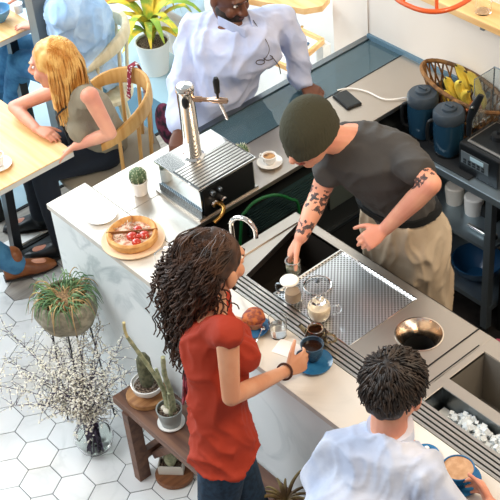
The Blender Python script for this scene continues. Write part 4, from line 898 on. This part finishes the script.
def person(label, J, f, skin, g, s=1.0, female=False, hair=None, tattoo=None, headup=None, face=None, group=None):
    """J: joint positions. g: list of garments"""
    f = nrm(V3(f)); lat = V3(J.get('lat') or Z.cross(f)); lat = nrm(lat)      # towards the person's left
    nb, ch, pv, hd = J['neck'], J['chest'], J['pelvis'], J['head']
    SL = J.get('sL') or nb+lat*.165*s-Z*.03; SR = J.get('sR') or nb-lat*.165*s-Z*.03
    lat2 = nrm(SL-SR)
    up = nrm(headup or Z); fc = nrm(face or f); fc = nrm(fc-up*fc.dot(up)); hl = up.cross(fc)
    R = Matrix((hl, fc, up)).transposed()
    hips = [J.get('hipL') or pv+lat*.085*s-Z*.02, J.get('hipR') or pv-lat*.085*s-Z*.02]
    def torso(b, inf=0, hw=.150, ww=.125, cw=.150, dp=1.0, low=None, lowr=None, sh=1.0):
        spine = nrm(nb-pv); secs = []
        def sec(c, l, w, d):
            l = nrm(l); dd = nrm(l.cross(spine)); secs.append((c, l*(w*s+inf), dd*(d*s*dp+inf)))
        if low is not None: sec(low, lat, lowr[0], lowr[1]); sec(low.lerp(pv, .5), lat, lowr[0]*1.0, lowr[1])
        else: sec(pv-spine*.09, lat, hw*.8, .095)
        sec(pv, lat, hw, .115); sec(pv.lerp(ch, .45), lat, ww, .095); sec(ch-spine*.02, lat2, cw, .112 if not female else .108)
        sec(ch.lerp(nb, .55), lat2, cw*1.02, .105); sec(ch.lerp(nb, .88), lat2, cw*.92, .075); sec(nb+spine*.015, lat2, .065, .055)
        b.loft(secs, 24, p=2.3)
        for S in (SL, SR): b.cap_(nb.lerp(S, .35)-spine*.02, nb.lerp(S, sh), (.052 if female else .058)*s+inf, (.044 if female else .052)*s+inf, 14)
        if female and inf < .02:
            for k in (-1, 1): b.ell(ch+nrm(lat2.cross(spine))*.075*s+lat2*.062*k*s+spine*.01, (.058+inf,)*3)
    def arm(b, S, E, Wr, inf=0, frac=1.0, r0=.047, r1=.037, r2=.025, flare=0):
        if female: r0, r1, r2 = .041, .032, .022
        L1 = (E-S).length; L2 = (Wr-E).length; cut = frac*(L1+L2)
        if cut <= L1: b.cap_(S, S.lerp(E, cut/L1), r0*s+inf, (r0+(r1-r0)*cut/L1)*s+inf+flare, 14)
        else:
            b.cap_(S, E, r0*s+inf, r1*s+inf, 14); k = (cut-L1)/L2; M = E.lerp(Wr, min(k, .35)); b.cap_(E, M, r1*s+inf, r1*1.02*s+inf, 14)
            if k > .35: b.cap_(M, E.lerp(Wr, k), r1*1.02*s+inf, (r1+(r2-r1)*k)*s+inf+flare, 14)
    def legs(b, inf=0):
        for h, K, A in ((hips[0], J['kL'], J['aL']), (hips[1], J['kR'], J['aR'])):
            b.cap_(h, K, .088*s+inf, .058*s+inf, 16); b.cap_(K, K.lerp(A, .35), .057*s+inf, .056*s+inf, 14); b.cap_(K.lerp(A, .35), A, .056*s+inf, .038*s+inf*1.2, 14)
    g0 = next(x for x in g if x['k'] == 'shirt')
    b = MB(); torso(b, 0, g0.get('hw', .15), g0.get('ww', .125), g0.get('cw', .15), g0.get('dp', 1.0)); legs(b)
    for S, E, Wr in ((SL, J['eL'], J['wL']), (SR, J['eR'], J['wR'])): arm(b, S, E, Wr)
    for side in 'LR':
        H_ = J.get('h'+side)
        if H_: hand(b, J['w'+side], **H_)
        A = J['a'+side]; fd = J.get('fd') or f; fd = nrm(V3((fd[0], fd[1], 0))); b.cap_(A-Z*.03-fd*.02, A-Z*.045+fd*.13, .034, .026, 12)
    hs_ = J.get('hs', 1.0)
    T = lambda x, y, z: hd+hl*x*hs_+fc*y*hs_+up*z*hs_
    b.ell(T(0, -.012, .03), (.074*hs_, .096*hs_, .092*hs_), R, 24, 16); b.ell(T(0, .022, -.035), (.058*hs_, .066*hs_, .078*hs_), R, 20, 14); b.ell(T(0, .055, -.088), (.026*hs_, .024*hs_, .022*hs_), R)
    b.cap_(T(0, .082, .018), T(0, .108, -.022), .010*hs_, .014*hs_, 10); b.ell(T(.014, .095, -.028), (.010*hs_, .012*hs_, .009*hs_), R); b.ell(T(-.014, .095, -.028), (.010*hs_, .012*hs_, .009*hs_), R)
    b.ell(T(0, .076, .034), (.052*hs_, .018*hs_, .012*hs_), R); b.ell(T(.038, .062, -.03), (.022*hs_, .022*hs_, .026*hs_), R); b.ell(T(-.038, .062, -.03), (.022*hs_, .022*hs_, .026*hs_), R)
    for k in (-1, 1): b.ell(T(.074*k, -.008, -.004), (.010*hs_, .019*hs_, .032*hs_), R, 12, 8)
    b.cap_(nb-Z*.02, T(0, -.025, -.05), .056*s, .050*s, 14)
    root = b.build('person', [skin], loc=V3((pv.x, pv.y, 0)), remesh=.0045, sm=4)
    tag(root, label, 'person', group)
    if tattoo:
        root.data.materials.append(mat('tattoo_ink', '#3c3a3c', .6, var='#6b4b42', vscale=60)); loc = root.location
        for (c, r, sd) in tattoo:
            for p in root.data.polygons:
                q = p.center+loc; dd = (q-c).length
                if dd < r and noise.noise(q*75+V3((sd, 0, 0)))+.25*(1-dd/r)*1.3 > .12: p.material_index = 1
    # face
    wh = mat('eye_white', '#e9e4dc', .3); ir = mat('iris', '#2c2520', .2); lipm = mat('lips_'+skin.name, '#a85a50' if skin != skin3 else '#6b3a34', .45); brow = hair or hairdk
    e = MB(); e2 = MB(); br = MB()
    for k in (-1, 1):
        e.ell(T(.030*k, .077, .012), (.0110*hs_, .008*hs_, .0040*hs_), R, 12, 8); e2.ell(T(.030*k, .0835, .012), (.0060*hs_, .003*hs_, .0042*hs_), R, 10, 6)
        br.tube([T(.014*k, .094, .030), T(.032*k, .090, .036), T(.050*k, .072, .030)], [.003, .0035, .002], 6)
    eo = e.build('eyes', wh, root); e2.build('irises', ir, eo)
    if not J.get('nobrow'): br.build('eyebrows', brow, root)
    MB().tube([T(-.022, .083, -.058), T(-.008, .093, -.054), T(0, .093, -.056), T(.008, .093, -.054), T(.022, .083, -.058)], [.002, .0055, .005, .0055, .002], 8).build('lips', lipm, root)
    for gm in g:
        kind = gm['k']; b = MB(); inf = gm.get('inf', .010)
        if kind == 'shirt':
            torso(b, inf, gm.get('hw', .150), gm.get('ww', .135), gm.get('cw', .150), gm.get('dp', 1.0), gm.get('low'), gm.get('lowr'), gm.get('sh', 1.0))
            if gm.get('sleeve', 0) > 0:
                for S, E, Wr in ((SL, J['eL'], J['wL']), (SR, J['eR'], J['wR'])): arm(b, S, E, Wr, inf, gm['sleeve'], flare=gm.get('flare', .004))
        elif kind == 'trousers':
            legs(b, inf); sp = nrm(ch-pv); b.loft([(pv-sp*.08, lat*(.12*s+inf), lat.cross(sp)*(.095*s+inf)), (pv, lat*(g0.get('hw', .15)*s+inf*.8), lat.cross(sp)*(.110*s+inf)), (pv+sp*.05, lat*(g0.get('ww', .14)*s+inf*.5), lat.cross(sp)*(.098*s+inf*.5))], 20, p=2.3)
        elif kind == 'custom': gm['fn'](b)
        o = b.build(gm['name'], gm['m'], root, remesh=gm.get('vox', .0075), sm=gm.get('sm', 5), fn=folds(gm.get('amp', .005), gm.get('sc', 9), gm.get('seed', 1)))
        if gm.get('label'): o['label'] = gm['label']
    # shoes
    for side in 'LR':
        A = J['a'+side]; fd = J.get('fd') or f; fd = nrm(V3((fd[0], fd[1], 0))); l = Z.cross(fd); z0 = A.z-.08
        b = MB(); base = V3((A.x, A.y, z0)); b.loft([(base-fd*.06+Z*.035, l*.028, Z*.034), (base-fd*.02+Z*.05, l*.036, Z*.05), (base+fd*.03+Z*.045, l*.038, Z*.045), (base+fd*.10+Z*.03, l*.044, Z*.03), (base+fd*.16+Z*.024, l*.036, Z*.023), (base+fd*.195+Z*.016, l*.015, Z*.012)], 18, p=2.6)
        b.cap_(A-Z*.02, A+Z*.05, .045, .047, 14)
        so = b.build('shoe', J.get('shoem') or black, root, remesh=.006, sm=4)
        MB().loft([(base-fd*.065+Z*.006, l*.030, Z*.006), (base+fd*.05+Z*.006, l*.042, Z*.006), (base+fd*.13+Z*.006, l*.046, Z*.006), (base+fd*.20+Z*.006, l*.018, Z*.006)], 16, p=2.6).box(base.x-.001, base.x+.001, base.y-.001, base.y+.001, z0, z0+.005).build('sole', mat('dark_sole', '#1c1512', .7), so)
    root['_T'] = 0; del root['_T']
    return root, T, R, dict(SL=SL, SR=SR, lat=lat, f=f, up=up, fc=fc, hl=hl)
def strands(b, n, scalp, ends, r=.004, amp=.012, turns=5, k=14, mid=None, taper=.4, sd=1):
    rnd = random.Random(sd)
    for i in range(n):
        a = scalp(rnd); e = ends(rnd, a); m = mid(rnd, a, e) if mid else a.lerp(e, .5); ph = rnd.random()*6.28; tt = turns*rnd.uniform(.7, 1.2); am = amp*rnd.uniform(.6, 1.2); P = []; rr = []
        for j in range(k+1):
            t = j/k; c = a*(1-t)**2+m*2*t*(1-t)+e*t*t; d = nrm(e-a); x, y = frame(d); w = am*min(1, t*3)
            P.append(c+x*w*math.cos(ph+tt*t*6.28)+y*w*math.sin(ph+tt*t*6.28)*.8); rr.append(r*(1-taper*t))
        b.tube(P, rr, 5)
def dir2(a, b_): return nrm(V3(b_)-V3(a))

# --- woman in red, standing in front of the bar
fA = V3((.65, .76, 0)); pv = at(222, 442, .90); nb = at(212, 322, 1.34); ch = at(214, 352, 1.22); hd = at(216, 265, 1.50)
latA = Z.cross(nrm(fA)); gr = V3((pv.x, pv.y, 0)); fA = nrm(fA)
J = dict(neck=nb, chest=ch, pelvis=pv, head=hd, hs=.96,
    sR=atp(227, 334, nb, -latA, .145), sL=nb+latA*.15-Z*.03,
    eR=atp(231, 397, ch, -latA, .200), wR=atp(281, 373, ch, -latA, .085), eL=at(222, 352, 1.08), wL=at(218, 326, 1.0),
    hipL=pv+latA*.06-Z*.02, hipR=pv-latA*.06-Z*.02, kL=gr+latA*.07+fA*.07+Z*.48, aL=gr+latA*.08+fA*.05+Z*.09, kR=gr-latA*.07-fA*.06+Z*.48, aR=gr-latA*.08-fA*.11+Z*.09)
MUG = V3((-2.393, 2.032, 1.0)); J['wR'] = at(286, 371, 1.01)
J['hR'] = dict(d=dir2(J['wR'], MUG+V3((.030, -.030, .005))), n=V3((-.5, .75, -.25)), side=V3((-.2, .3, 1)), curl=.50, s=.88, tcurl=.9)
J['hL'] = dict(d=V3((.35, .9, -.1)), n=V3((0, 0, -1)), side=V3((1, 0, 0)), curl=.3, s=.85)
root, T, R, Q = person('woman with long curly dark hair in sleeveless rust red blouse and dark jeans, holding mug', J, fA, skin2, [
    dict(k='shirt', name='blouse', m=red, inf=.012, hw=.150, ww=.118, cw=.112, dp=.92, low=pv-Z*.015+fA*.005, lowr=(.165, .125), sleeve=0, sh=.97, amp=.013, sc=9, seed=3),
    dict(k='trousers', name='jeans', m=denim, inf=.004, amp=.003)], s=.90, female=True, hair=hairdk, face=nrm(V3((-.05, .95, -.36))), headup=nrm(V3((.05, .1, 1))))
b = MB(); hd2 = hd; back = -Q['fc']
fA2 = fA
sec = [(T(.006, -.025, .055), .080, .085), (T(.014, -.055, .0), .078, .07), (hd-fA2*.085-Z*.07+latA*.01, .10, .07), (hd-fA2*.085-Z*.15, .085, .06), (hd-fA2*.10-Z*.24, .065, .045), (hd-fA2*.11-Z*.32, .04, .03)]
hl = Q['hl']; b.loft([(c, hl*w, Q['fc']*d) for c, w, d in sec], 20); b.ell(T(0, -.022, .045), (.085, .096, .088), R)
hairo = b.build('hair', hairdk, root, remesh=.008, sm=3, fn=lambda p, n: p+n*.010*noise.noise(p*28))
def scalp(r):
    a = r.uniform(-PI*.86, PI*.0) ; ph = r.uniform(.0, 1.6); return T(.093*math.sin(ph)*math.cos(a), -.022+.105*math.sin(ph)*math.sin(a), .042+.097*math.cos(ph))
def ends(r, a):
    side = (a-hd).dot(hl); zz = -.05-.40*r.random()**.6; w = 1 if zz > -.28 else .6; return hd-fA*(.015+.13*r.random() if zz > -.17 else .035+.145*r.random())+hl*(side*1.0*w+r.uniform(-.05, .04))+Z*zz
b = MB(); strands(b, 760, scalp, ends, .0036, .010, 5.0, 24, mid=lambda r, a, e: a.lerp(e, .4)+(a-hd)*.36-fA*.02, sd=2); 
def top(r):
    a = r.uniform(-.12*PI, 1.12*PI); ph = r.uniform(.2, 1.15)
    return T(.088*math.sin(ph)*math.cos(a), -.022+.100*math.sin(ph)*math.sin(a), .042+.093*math.cos(ph))
strands(b, 260, top, lambda r, a: T((1 if (a-hd).dot(hl) > 0 else -1)*r.uniform(.01, .085), -.10-r.random()*.03, r.uniform(-.03, .09)), .0030, .0022, 2.0, 12, mid=lambda r, a, e: a.lerp(e, .5)+nrm(a.lerp(e, .5)-T(0, -.02, .03))*.055, sd=12)
b.build('curls', hairdk, hairo)
b = MB(); 
for k in range(3):
    q0 = at(186+3*k, 345, 1.18); q1 = at(184+2*k, 378+6*k, 1.02-.02*k); q2 = at(183+1*k, 405-4*k, .95); b.tube(smooth_path([q0, q1, q2], 4), .0045, 6)
b.build('braid', mat('beaded_braid', '#5b2a30', .6, var='#a04a5a', vscale=60), hairo)
wR = J['wR']; dW = dir2(J['eR'], wR); x, y = frame(dW); MB().tube([wR-dW*.012+(x*math.cos(a)+y*math.sin(a))*.0265 for a in [2*PI*k/20 for k in range(20)]], .0042, 6, closed=True).build('bracelet', mat('brown_leather', '#4a2c22', .5), root)
MB().ell(T(-.080, -.006, -.008), (.012, .020, .033), R).build('ear', skin2, root)
MB().ell(T(-.090, -.002, -.036), (.007, .007, .007)).build('earring', black, root)

# --- barista
pv = at(403, 212, 1.0); nb = at(350, 137, 1.41); ch = at(378, 163, 1.30); hd = at(309, 134, 1.47); fB = nrm(V3((.05, -1, 0)))
gr = V3((pv.x, pv.y+.02, 0)); latB = Z.cross(fB)
J = dict(nobrow=1, neck=nb, chest=ch, pelvis=pv, head=hd, sL=atp(399, 150, nb, latB, .155), sR=at(337, 149, 1.33), eR=at(319, 196, 1.17), wR=at(301, 237, 1.09), eL=atp(431, 184, ch, latB, .26), wL=atp(385, 229, ch, latB, .13),
    hipL=pv+latB*.06-Z*.02, hipR=pv-latB*.06-Z*.02, kL=gr+latB*.07+Z*.50, aL=gr+latB*.08+Z*.09+V3((0, .05, 0)), kR=gr-latB*.07+Z*.50, aR=gr-latB*.08+Z*.09)
J['hR'] = dict(d=dir2(J['wR'], at(288, 257, 1.01)), n=V3((.65, .6, -.3)), side=V3((.6, -.6, .2)), curl=.48, s=.95, tcurl=.4)
J['hL'] = dict(d=dir2(J['wL'], atp(364, 243, ch, latB, .10)), n=V3((-.4, .5, -.6)), side=V3((-.5, -.3, .6)), curl=.7, s=.92, tcurl=1.1)
def apron(b):
    l = nrm(V3((1, .1, 0))); d = nrm(V3((-.1, 1, 0))); sp = nrm(ch-pv)
    b.loft([(pv+sp*.045, l*.150, d*.118), (pv-Z*.08, l*.174, d*.137), (V3((gr.x, gr.y, .75)), l*.178, d*.138), (V3((gr.x, gr.y, .52)), l*.178, d*.135)], 26, p=2.4)
root, T, R, Q = person('barista in grey tee, olive beanie and khaki apron leaning over the sink', J, fB, skin1, [
    dict(k='shirt', name='tee', m=grtee, inf=.012, hw=.130, ww=.128, cw=.145, dp=.92, sleeve=.22, flare=.012, amp=.010, sc=8, seed=8),
    dict(k='trousers', name='trousers', m=blackm, inf=.004, amp=.002),
    dict(k='custom', name='apron', m=khaki, fn=apron, amp=.018, sc=7, seed=5)], hair=hairbk, tattoo=[(J['eR'].lerp(J['wR'], .12), .062, 1), (J['eL'].lerp(J['sL'], .30), .065, 5), (J['wR'].lerp(J['eR'], .2), .04, 9)],
    headup=nrm(V3((-.08, -.36, .92))), face=nrm(V3((.12, -.90, -.6))))
# beanie
b = MB(); P = []; n = 40; m = 16
for k in range(m+1):
    t = k/m; r = 1.0 if t < .25 else math.cos((t-.25)/.75*PI/2)**.6; zz = -.020+.168*t**.9
    for i in range(n):
        a = 2*PI*i/n; q = (.089 if t > .14 else .092)*r*(1+.012*math.cos(20*a)); P.append(T(q*math.cos(a), -.008-.010*t+q*1.26*math.sin(a), zz-.003*math.sin(a)*(1-t)))
F = [(k*n+i, k*n+(i+1) % n, (k+1)*n+(i+1) % n, (k+1)*n+i) for k in range(m) for i in range(n)]
b.add(P, F+[tuple(range(n-1, -1, -1))]); b.build('beanie', hatm, root)
b = MB(); l = V3((1, .1, 0)).normalized(); sp = nrm(ch-pv); b.loft([(pv+sp*.05, l*.156, V3((0, .124, 0))), (pv+sp*.085, l*.152, V3((0, .120, 0)))], 26, p=2.4); b.build('apron_tie', blackm, root)
c = at(293, 268, 1.0); t = thing('glass_pot', c, 'small glass pot held by the barista over the sink', 'glass pot')
MB().lathe([(0, -.03), (.022, -.03), (.030, -.01), (.030, .02), (.026, .035), (.024, .035), (.028, .02), (.028, -.01), (.02, -.027), (0, -.027)], c, 26).build('pot_body', glass, t)
MB().lathe([(0, -.025), (.02, -.025), (.027, -.01), (.026, .01), (0, .012)], c, 22).build('contents', mat('green_leaves_in_pot', '#4d5a3a', .8, var='#8d8a78', vscale=80), t)
MB().tube(circ(c+Z*.035, .0255, 24), .003, 6, closed=True).build('rim', chrome, t)

# --- man in white shirt, back to camera
fC = nrm(V3((-.12, 1, 0))); hd = at(396, 389, 1.42); nb = at(388, 438, 1.27); ch = at(379, 478, 1.13); pv = at(370, 560, .84); latC = Z.cross(fC)
pv.y = min(pv.y, 1.40); gr = V3((pv.x, pv.y, 0))
J = dict(neck=nb, chest=ch, pelvis=pv, head=hd, hs=1.0, sL=at(341, 449, 1.22), sR=at(424, 476, 1.22), eL=at(318, 492, 1.03), wL=at(355, 482, 1.0), eR=at(476, 545, 1.04), wR=at(491, 506, 1.0),
    kL=gr+latC*.1+Z*.46+V3((0, .06, 0)), aL=gr+latC*.1+Z*.09, kR=gr-latC*.1+Z*.46+V3((0, .06, 0)), aR=gr-latC*.1+Z*.09)
J['hR'] = dict(d=dir2(J['wR'], at(478, 478, 1.0)), n=V3((-.9, -.2, -.1)), side=V3((0, .1, 1)), curl=.6, s=.88, tcurl=.6)
J['hL'] = dict(d=V3((.7, .7, -.2)), n=V3((0, 0, -1)), side=V3((.5, -.5, 0)), curl=.3, s=.9)
root, T, R, Q = person('man with short black hair in white blue shirt seen from behind, holding latte cup', J, fC, skin1, [
    dict(k='shirt', name='shirt', m=whsh, inf=.014, hw=.150, ww=.150, cw=.155, dp=1.0, sleeve=.46, flare=.012, amp=.016, sc=7, seed=12),
    dict(k='trousers', name='trousers', m=denim, inf=.01, amp=.002)], hair=hairbk, face=nrm(V3((-.22, .95, -.12))), headup=nrm(V3((-.02, .16, 1))))
b = MB(); N = 18
b.loft([(nb.lerp(hd, .08)+Z*.0, Q['lat']*.075, Q['f']*.070), (nb.lerp(hd, .28), Q['lat']*.068, Q['f']*.066)], 24); b.build('collar', whsh, root)
b = MB(); b.ell(T(0, -.020, .042), (.080, .098, .088), R, 24, 16).ell(T(0, -.062, -.008), (.060, .044, .052), R)
hairo = b.build('hair', hairbk, root, remesh=.006, sm=3, fn=lambda p, n: p+n*.008*noise.noise(p*40))
def scalp(r):
    a = r.uniform(-PI, PI); ph = math.acos(r.uniform(-.35, 1)); p = (.085*math.sin(ph)*math.cos(a), -.022+.103*math.sin(ph)*math.sin(a), .042+.094*math.cos(ph))
    if p[1] > .055 and p[2] < .06: p = (p[0], -.10, p[2])
    return T(*p)
def flow(a):
    rad = nrm(a-T(0, -.02, .04)); d = a-T(.01, -.06, .14); d = d-rad*d.dot(rad); return nrm(d)
b = MB(); strands(b, 1100, scalp, lambda r, a: a+flow(a)*r.uniform(.016, .028)+V3((r.uniform(-.008, .008), r.uniform(-.008, .008), r.uniform(-.004, .004))), .0032, .0015, .4, 6, taper=.5, sd=4, mid=lambda r, a, e: a.lerp(e, .5)+nrm(a-T(0, -.02, .04))*.005); b.build('hair_tufts', hairbk, hairo)

# --- man in pale blue shirt behind the side counter
fD = nrm(V3((1, .12, 0))); hd = at(228, -5, 1.43); nb = at(232, 24, 1.31); ch = at(238, 52, 1.19); pv = V3((-3.885, 2.83, .92)); latD = Z.cross(fD); gr = V3((pv.x-.04, pv.y, 0))
J = dict(neck=nb, chest=ch, pelvis=pv, head=hd, sR=at(194, 30, 1.26), sL=at(280, 20, 1.26), eR=at(181, 82, 1.10), wR=at(179, 130, 1.0), eL=at(296, 52, 1.12), wL=at(301, 84, .985),
    kL=gr+latD*.1+Z*.5, aL=gr+latD*.1+Z*.09, kR=gr-latD*.1+Z*.5, aR=gr-latD*.1+Z*.09)
J['hR'] = dict(d=dir2(J['wR'], at(177, 147, .965)), n=V3((0, 0, -1)), side=V3((1, .3, 0)), curl=.25, s=.95)
J['hL'] = dict(d=V3((.6, .3, -.25)), n=V3((0, 0, -1)), side=V3((.5, -.8, 0)), curl=.2, s=.95)
root, T, R, Q = person('man in pale blue long sleeved shirt leaning on the side counter, head cut by frame', J, fD, skin3, [
    dict(k='shirt', name='shirt', m=bluesh, inf=.016, hw=.170, ww=.172, cw=.165, dp=1.0, sleeve=.93, flare=.003, amp=.015, sc=7, seed=20),
    dict(k='trousers', name='trousers', m=denim, inf=.01, amp=.002)], hair=hairbk, s=1.02, face=nrm(V3((1, .05, -.35))), headup=nrm(V3((.3, 0, .95))))
MB().ell(T(0, -.02, .035), (.077, .099, .093), R).build('hair', hairbk, root, fn=lambda p, n: p)
b = MB(); b.ell(T(0, .028, -.062), (.062, .070, .062), R, 24, 14); b.build('beard', hairbk, root, fn=lambda p, n: p-Q['fc']*.004+n*.001)
b = MB()
for k in (-1, 1): b.loft([(nb+Q['lat']*.055*k-Q['f']*.02+Z*.03, V3((.006, 0, 0)), Z*.03), (nb+Q['lat']*.05*k+Q['f']*.055+Z*.02, V3((0, .006, 0)), Z*.028), (nb+Q['lat']*.022*k+Q['f']*.10-Z*.005, V3((0, .006, 0)), Z*.022)], 10)
b.build('collar', bluesh, root)
g0 = ch+Q['f']*.150+Z*.015; b = MB()
b.tube(circ((g0.x, g0.y+.022, g0.z), .018, 16), .0022, 5, closed=True).tube(circ((g0.x, g0.y-.022, g0.z), .018, 16), .0022, 5, closed=True).tube([g0+V3((0, .04, 0)), g0+V3((.02, .06, -.05)), g0+V3((.02, .065, -.09))], .0022, 5)
b.tube(smooth_path([nb+Q['f']*.07+V3((0, .05, .02)), g0+V3((0, .03, .05)), g0]), .0016, 5)
b.build('hanging_glasses', mat('dark_frame', '#3a2f2c', .3), root)

# --- blonde woman seated at the table
fE = nrm(V3((-.62, -.78, 0))); pv = V3((-4.47, 2.60, .555)); latE = Z.cross(fE); nb = at(78, 96, .98); ch = at(94, 118, .84); hd = at(53, 65, 1.12)
J = dict(neck=nb, chest=ch, pelvis=pv, head=hd, sL=atp(90, 96, nb, latE, .14), sR=nb-latE*.14-Z*.01, eL=atp(110, 133, ch, latE, .20), wL=atp(76, 146, ch, latE, .12), eR=at(14, 107, .80), wR=at(37, 129, .785),
    kL=at(42, 170, .55), aL=at(62, 242, .09), kR=at(30, 150, .55), aR=at(40, 215, .09))
J['hL'] = dict(d=dir2(J['wL'], at(50, 160, .66)), n=V3((-.2, -.2, -.9)), side=V3((-.5, -.5, .5)), curl=.35, s=.85)
J['hR'] = dict(d=dir2(J['wR'], at(60, 138, .775)), n=V3((0, 0, -1)), side=V3((.5, .8, 0)), curl=.3, s=.85)
root, T, R, Q = person('blonde woman in taupe sleeveless top sitting at the cafe table', J, fE, skin1, [
    dict(k='shirt', name='sleeveless_top', m=taupe, inf=.010, hw=.135, ww=.112, cw=.112, dp=.92, sleeve=0, sh=.8, amp=.010, sc=9, seed=31),
    dict(k='trousers', name='jeans', m=mat('black_denim', '#121a26', .85), inf=.008, amp=.002)], s=.93, female=True, hair=hairbl, face=nrm(V3((-.75, -.62, -.28))), headup=nrm(V3((-.05, -.05, 1))))
b = MB(); back = -Q['fc']; hl = Q['hl']
b.ell(T(0, -.018, .043), (.084, .098, .088), R).loft([(T(0, -.02, .04), hl*.086, back*.085), (T(0, -.035, -.03), hl*.089, back*.065), (hd+back*.03-Z*.13, hl*.088, back*.06), (hd+back*.02-Z*.20, hl*.078, back*.05)], 20)
hairo = b.build('hair', hairbl, root, remesh=.007, sm=3, fn=lambda p, n: p+n*.006*noise.noise(V3((p.x*50, p.y*50, p.z*9))))
def scalp(r):
    a = r.uniform(-PI*1.04, PI*.04); ph = r.uniform(.0, 1.6); return T(.085*math.sin(ph)*math.cos(a), -.02+.10*math.sin(ph)*math.sin(a), .042+.09*math.cos(ph))
def ends(r, a):
    sd = (a-hd).dot(hl); s_ = 1 if sd > 0 else -1; fr = (a-hd).dot(back); return hd+hl*(s_*(.055+.4*abs(sd)))+back*(fr*.75+.012+r.uniform(-.015, .015))-Z*r.uniform(.17, .27)
b = MB(); strands(b, 420, scalp, ends, .0034, .004, 1.0, 16, mid=lambda r, a, e: a.lerp(e, .4)+(a-hd)*.35, sd=6); b.build('hair_waves', hairbl, hairo)
b = MB()
for k in (-1, 1): b.tube(smooth_path([nb+Q['lat']*.06*k+Z*.02, nb+Q['lat']*.05*k+Q['f']*.10-Z*.06, ch+Q['f']*.14+Q['lat']*.01*k-Z*.03, ch+Q['f']*.13-Z*.13]), .005, 6)
b.build('lanyard', black, root)

# --- person in sky blue shirt behind her
fF = nrm(V3((-.75, -.66, 0))); pv = V3((cb.x+.0, cb.y+.0, .56)); latF = Z.cross(fF); ch = at(80, 18, .90); nb = at(70, -8, 1.05); hd = at(52, -38, 1.20)
J = dict(neck=nb, chest=ch, pelvis=pv, head=hd, eL=at(60, 30, .82), wL=at(38, 26, .79), eR=at(45, -8, .82), wR=at(25, -5, .79), kL=at(20, 62, .54), aL=at(12, 112, .09), kR=at(12, 45, .54), aR=at(-5, 95, .09))
J['hL'] = dict(d=V3((-.8, -.5, 0)), n=V3((0, 0, -1)), side=V3((-.5, .8, 0)), curl=.3, s=.95); J['hR'] = dict(d=V3((-.8, -.5, 0)), n=V3((0, 0, -1)), side=V3((.5, -.8, 0)), curl=.3, s=.95)
root, T, R, Q = person('person in sky blue shirt and jeans seated behind blonde woman, head out of frame', J, fF, skin1, [
    dict(k='shirt', name='shirt', m=skysh, inf=.020, hw=.16, ww=.155, cw=.155, dp=1.1, sleeve=.9, amp=.018, sc=9, seed=41),
    dict(k='trousers', name='jeans', m=denimb, inf=.012, amp=.003)], hair=hairdk)
MB().ell(T(0, -.02, .035), (.079, .101, .094), R).build('hair', hairdk, root)

# --- person whose brown boot shows at the left edge
toe = at(49, 262, .03); heel = at(14, 272, .03); fG = nrm(V3((toe.x-heel.x, toe.y-heel.y, 0))); aR = at(14, 262, .10)
pv = V3((-4.86, 1.28, .56)); latG = Z.cross(fG); nb = pv+V3((.02, .06, .50)); ch = pv+V3((.02, .04, .33)); hd = nb+V3((0, .06, .18)); kR = at(-42, 232, .55)
J = dict(neck=nb, chest=ch, pelvis=pv, head=hd, lat=(-.95, .2, 0), eL=nb+V3((-.22, .16, -.24)), wL=nb+V3((-.12, .36, -.26)), eR=nb+V3((.16, .16, -.24)), wR=nb+V3((.05, .38, -.26)), kL=pv+V3((-.12, .42, .02)), aL=V3((-5.0, 1.75, .09)), kR=pv+V3((.18, .40, .02)), aR=V3((aR.x, aR.y, .09)), fd=fG, shoem=mat('brown_leather_boot', '#7a4526', .4, var='#94592f', vscale=15))
J['hL'] = dict(d=V3((.2, .9, 0)), n=V3((0, 0, -1)), side=V3((1, 0, 0)), curl=.3, s=.95); J['hR'] = dict(d=V3((-.2, .9, 0)), n=V3((0, 0, -1)), side=V3((-1, 0, 0)), curl=.3, s=.95)
root, T, R, Q = person('person in blue jeans and brown leather boot at the left edge, mostly out of frame', J, nrm(V3((.1, 1, 0))), skin1, [
    dict(k='shirt', name='shirt', m=whsh, inf=.015, sleeve=.9, amp=.006), dict(k='trousers', name='jeans', m=denimb, inf=.014, amp=.003)], hair=hairdk)
MB().ell(T(0, -.02, .035), (.079, .101, .094), R).build('hair', hairdk, root)
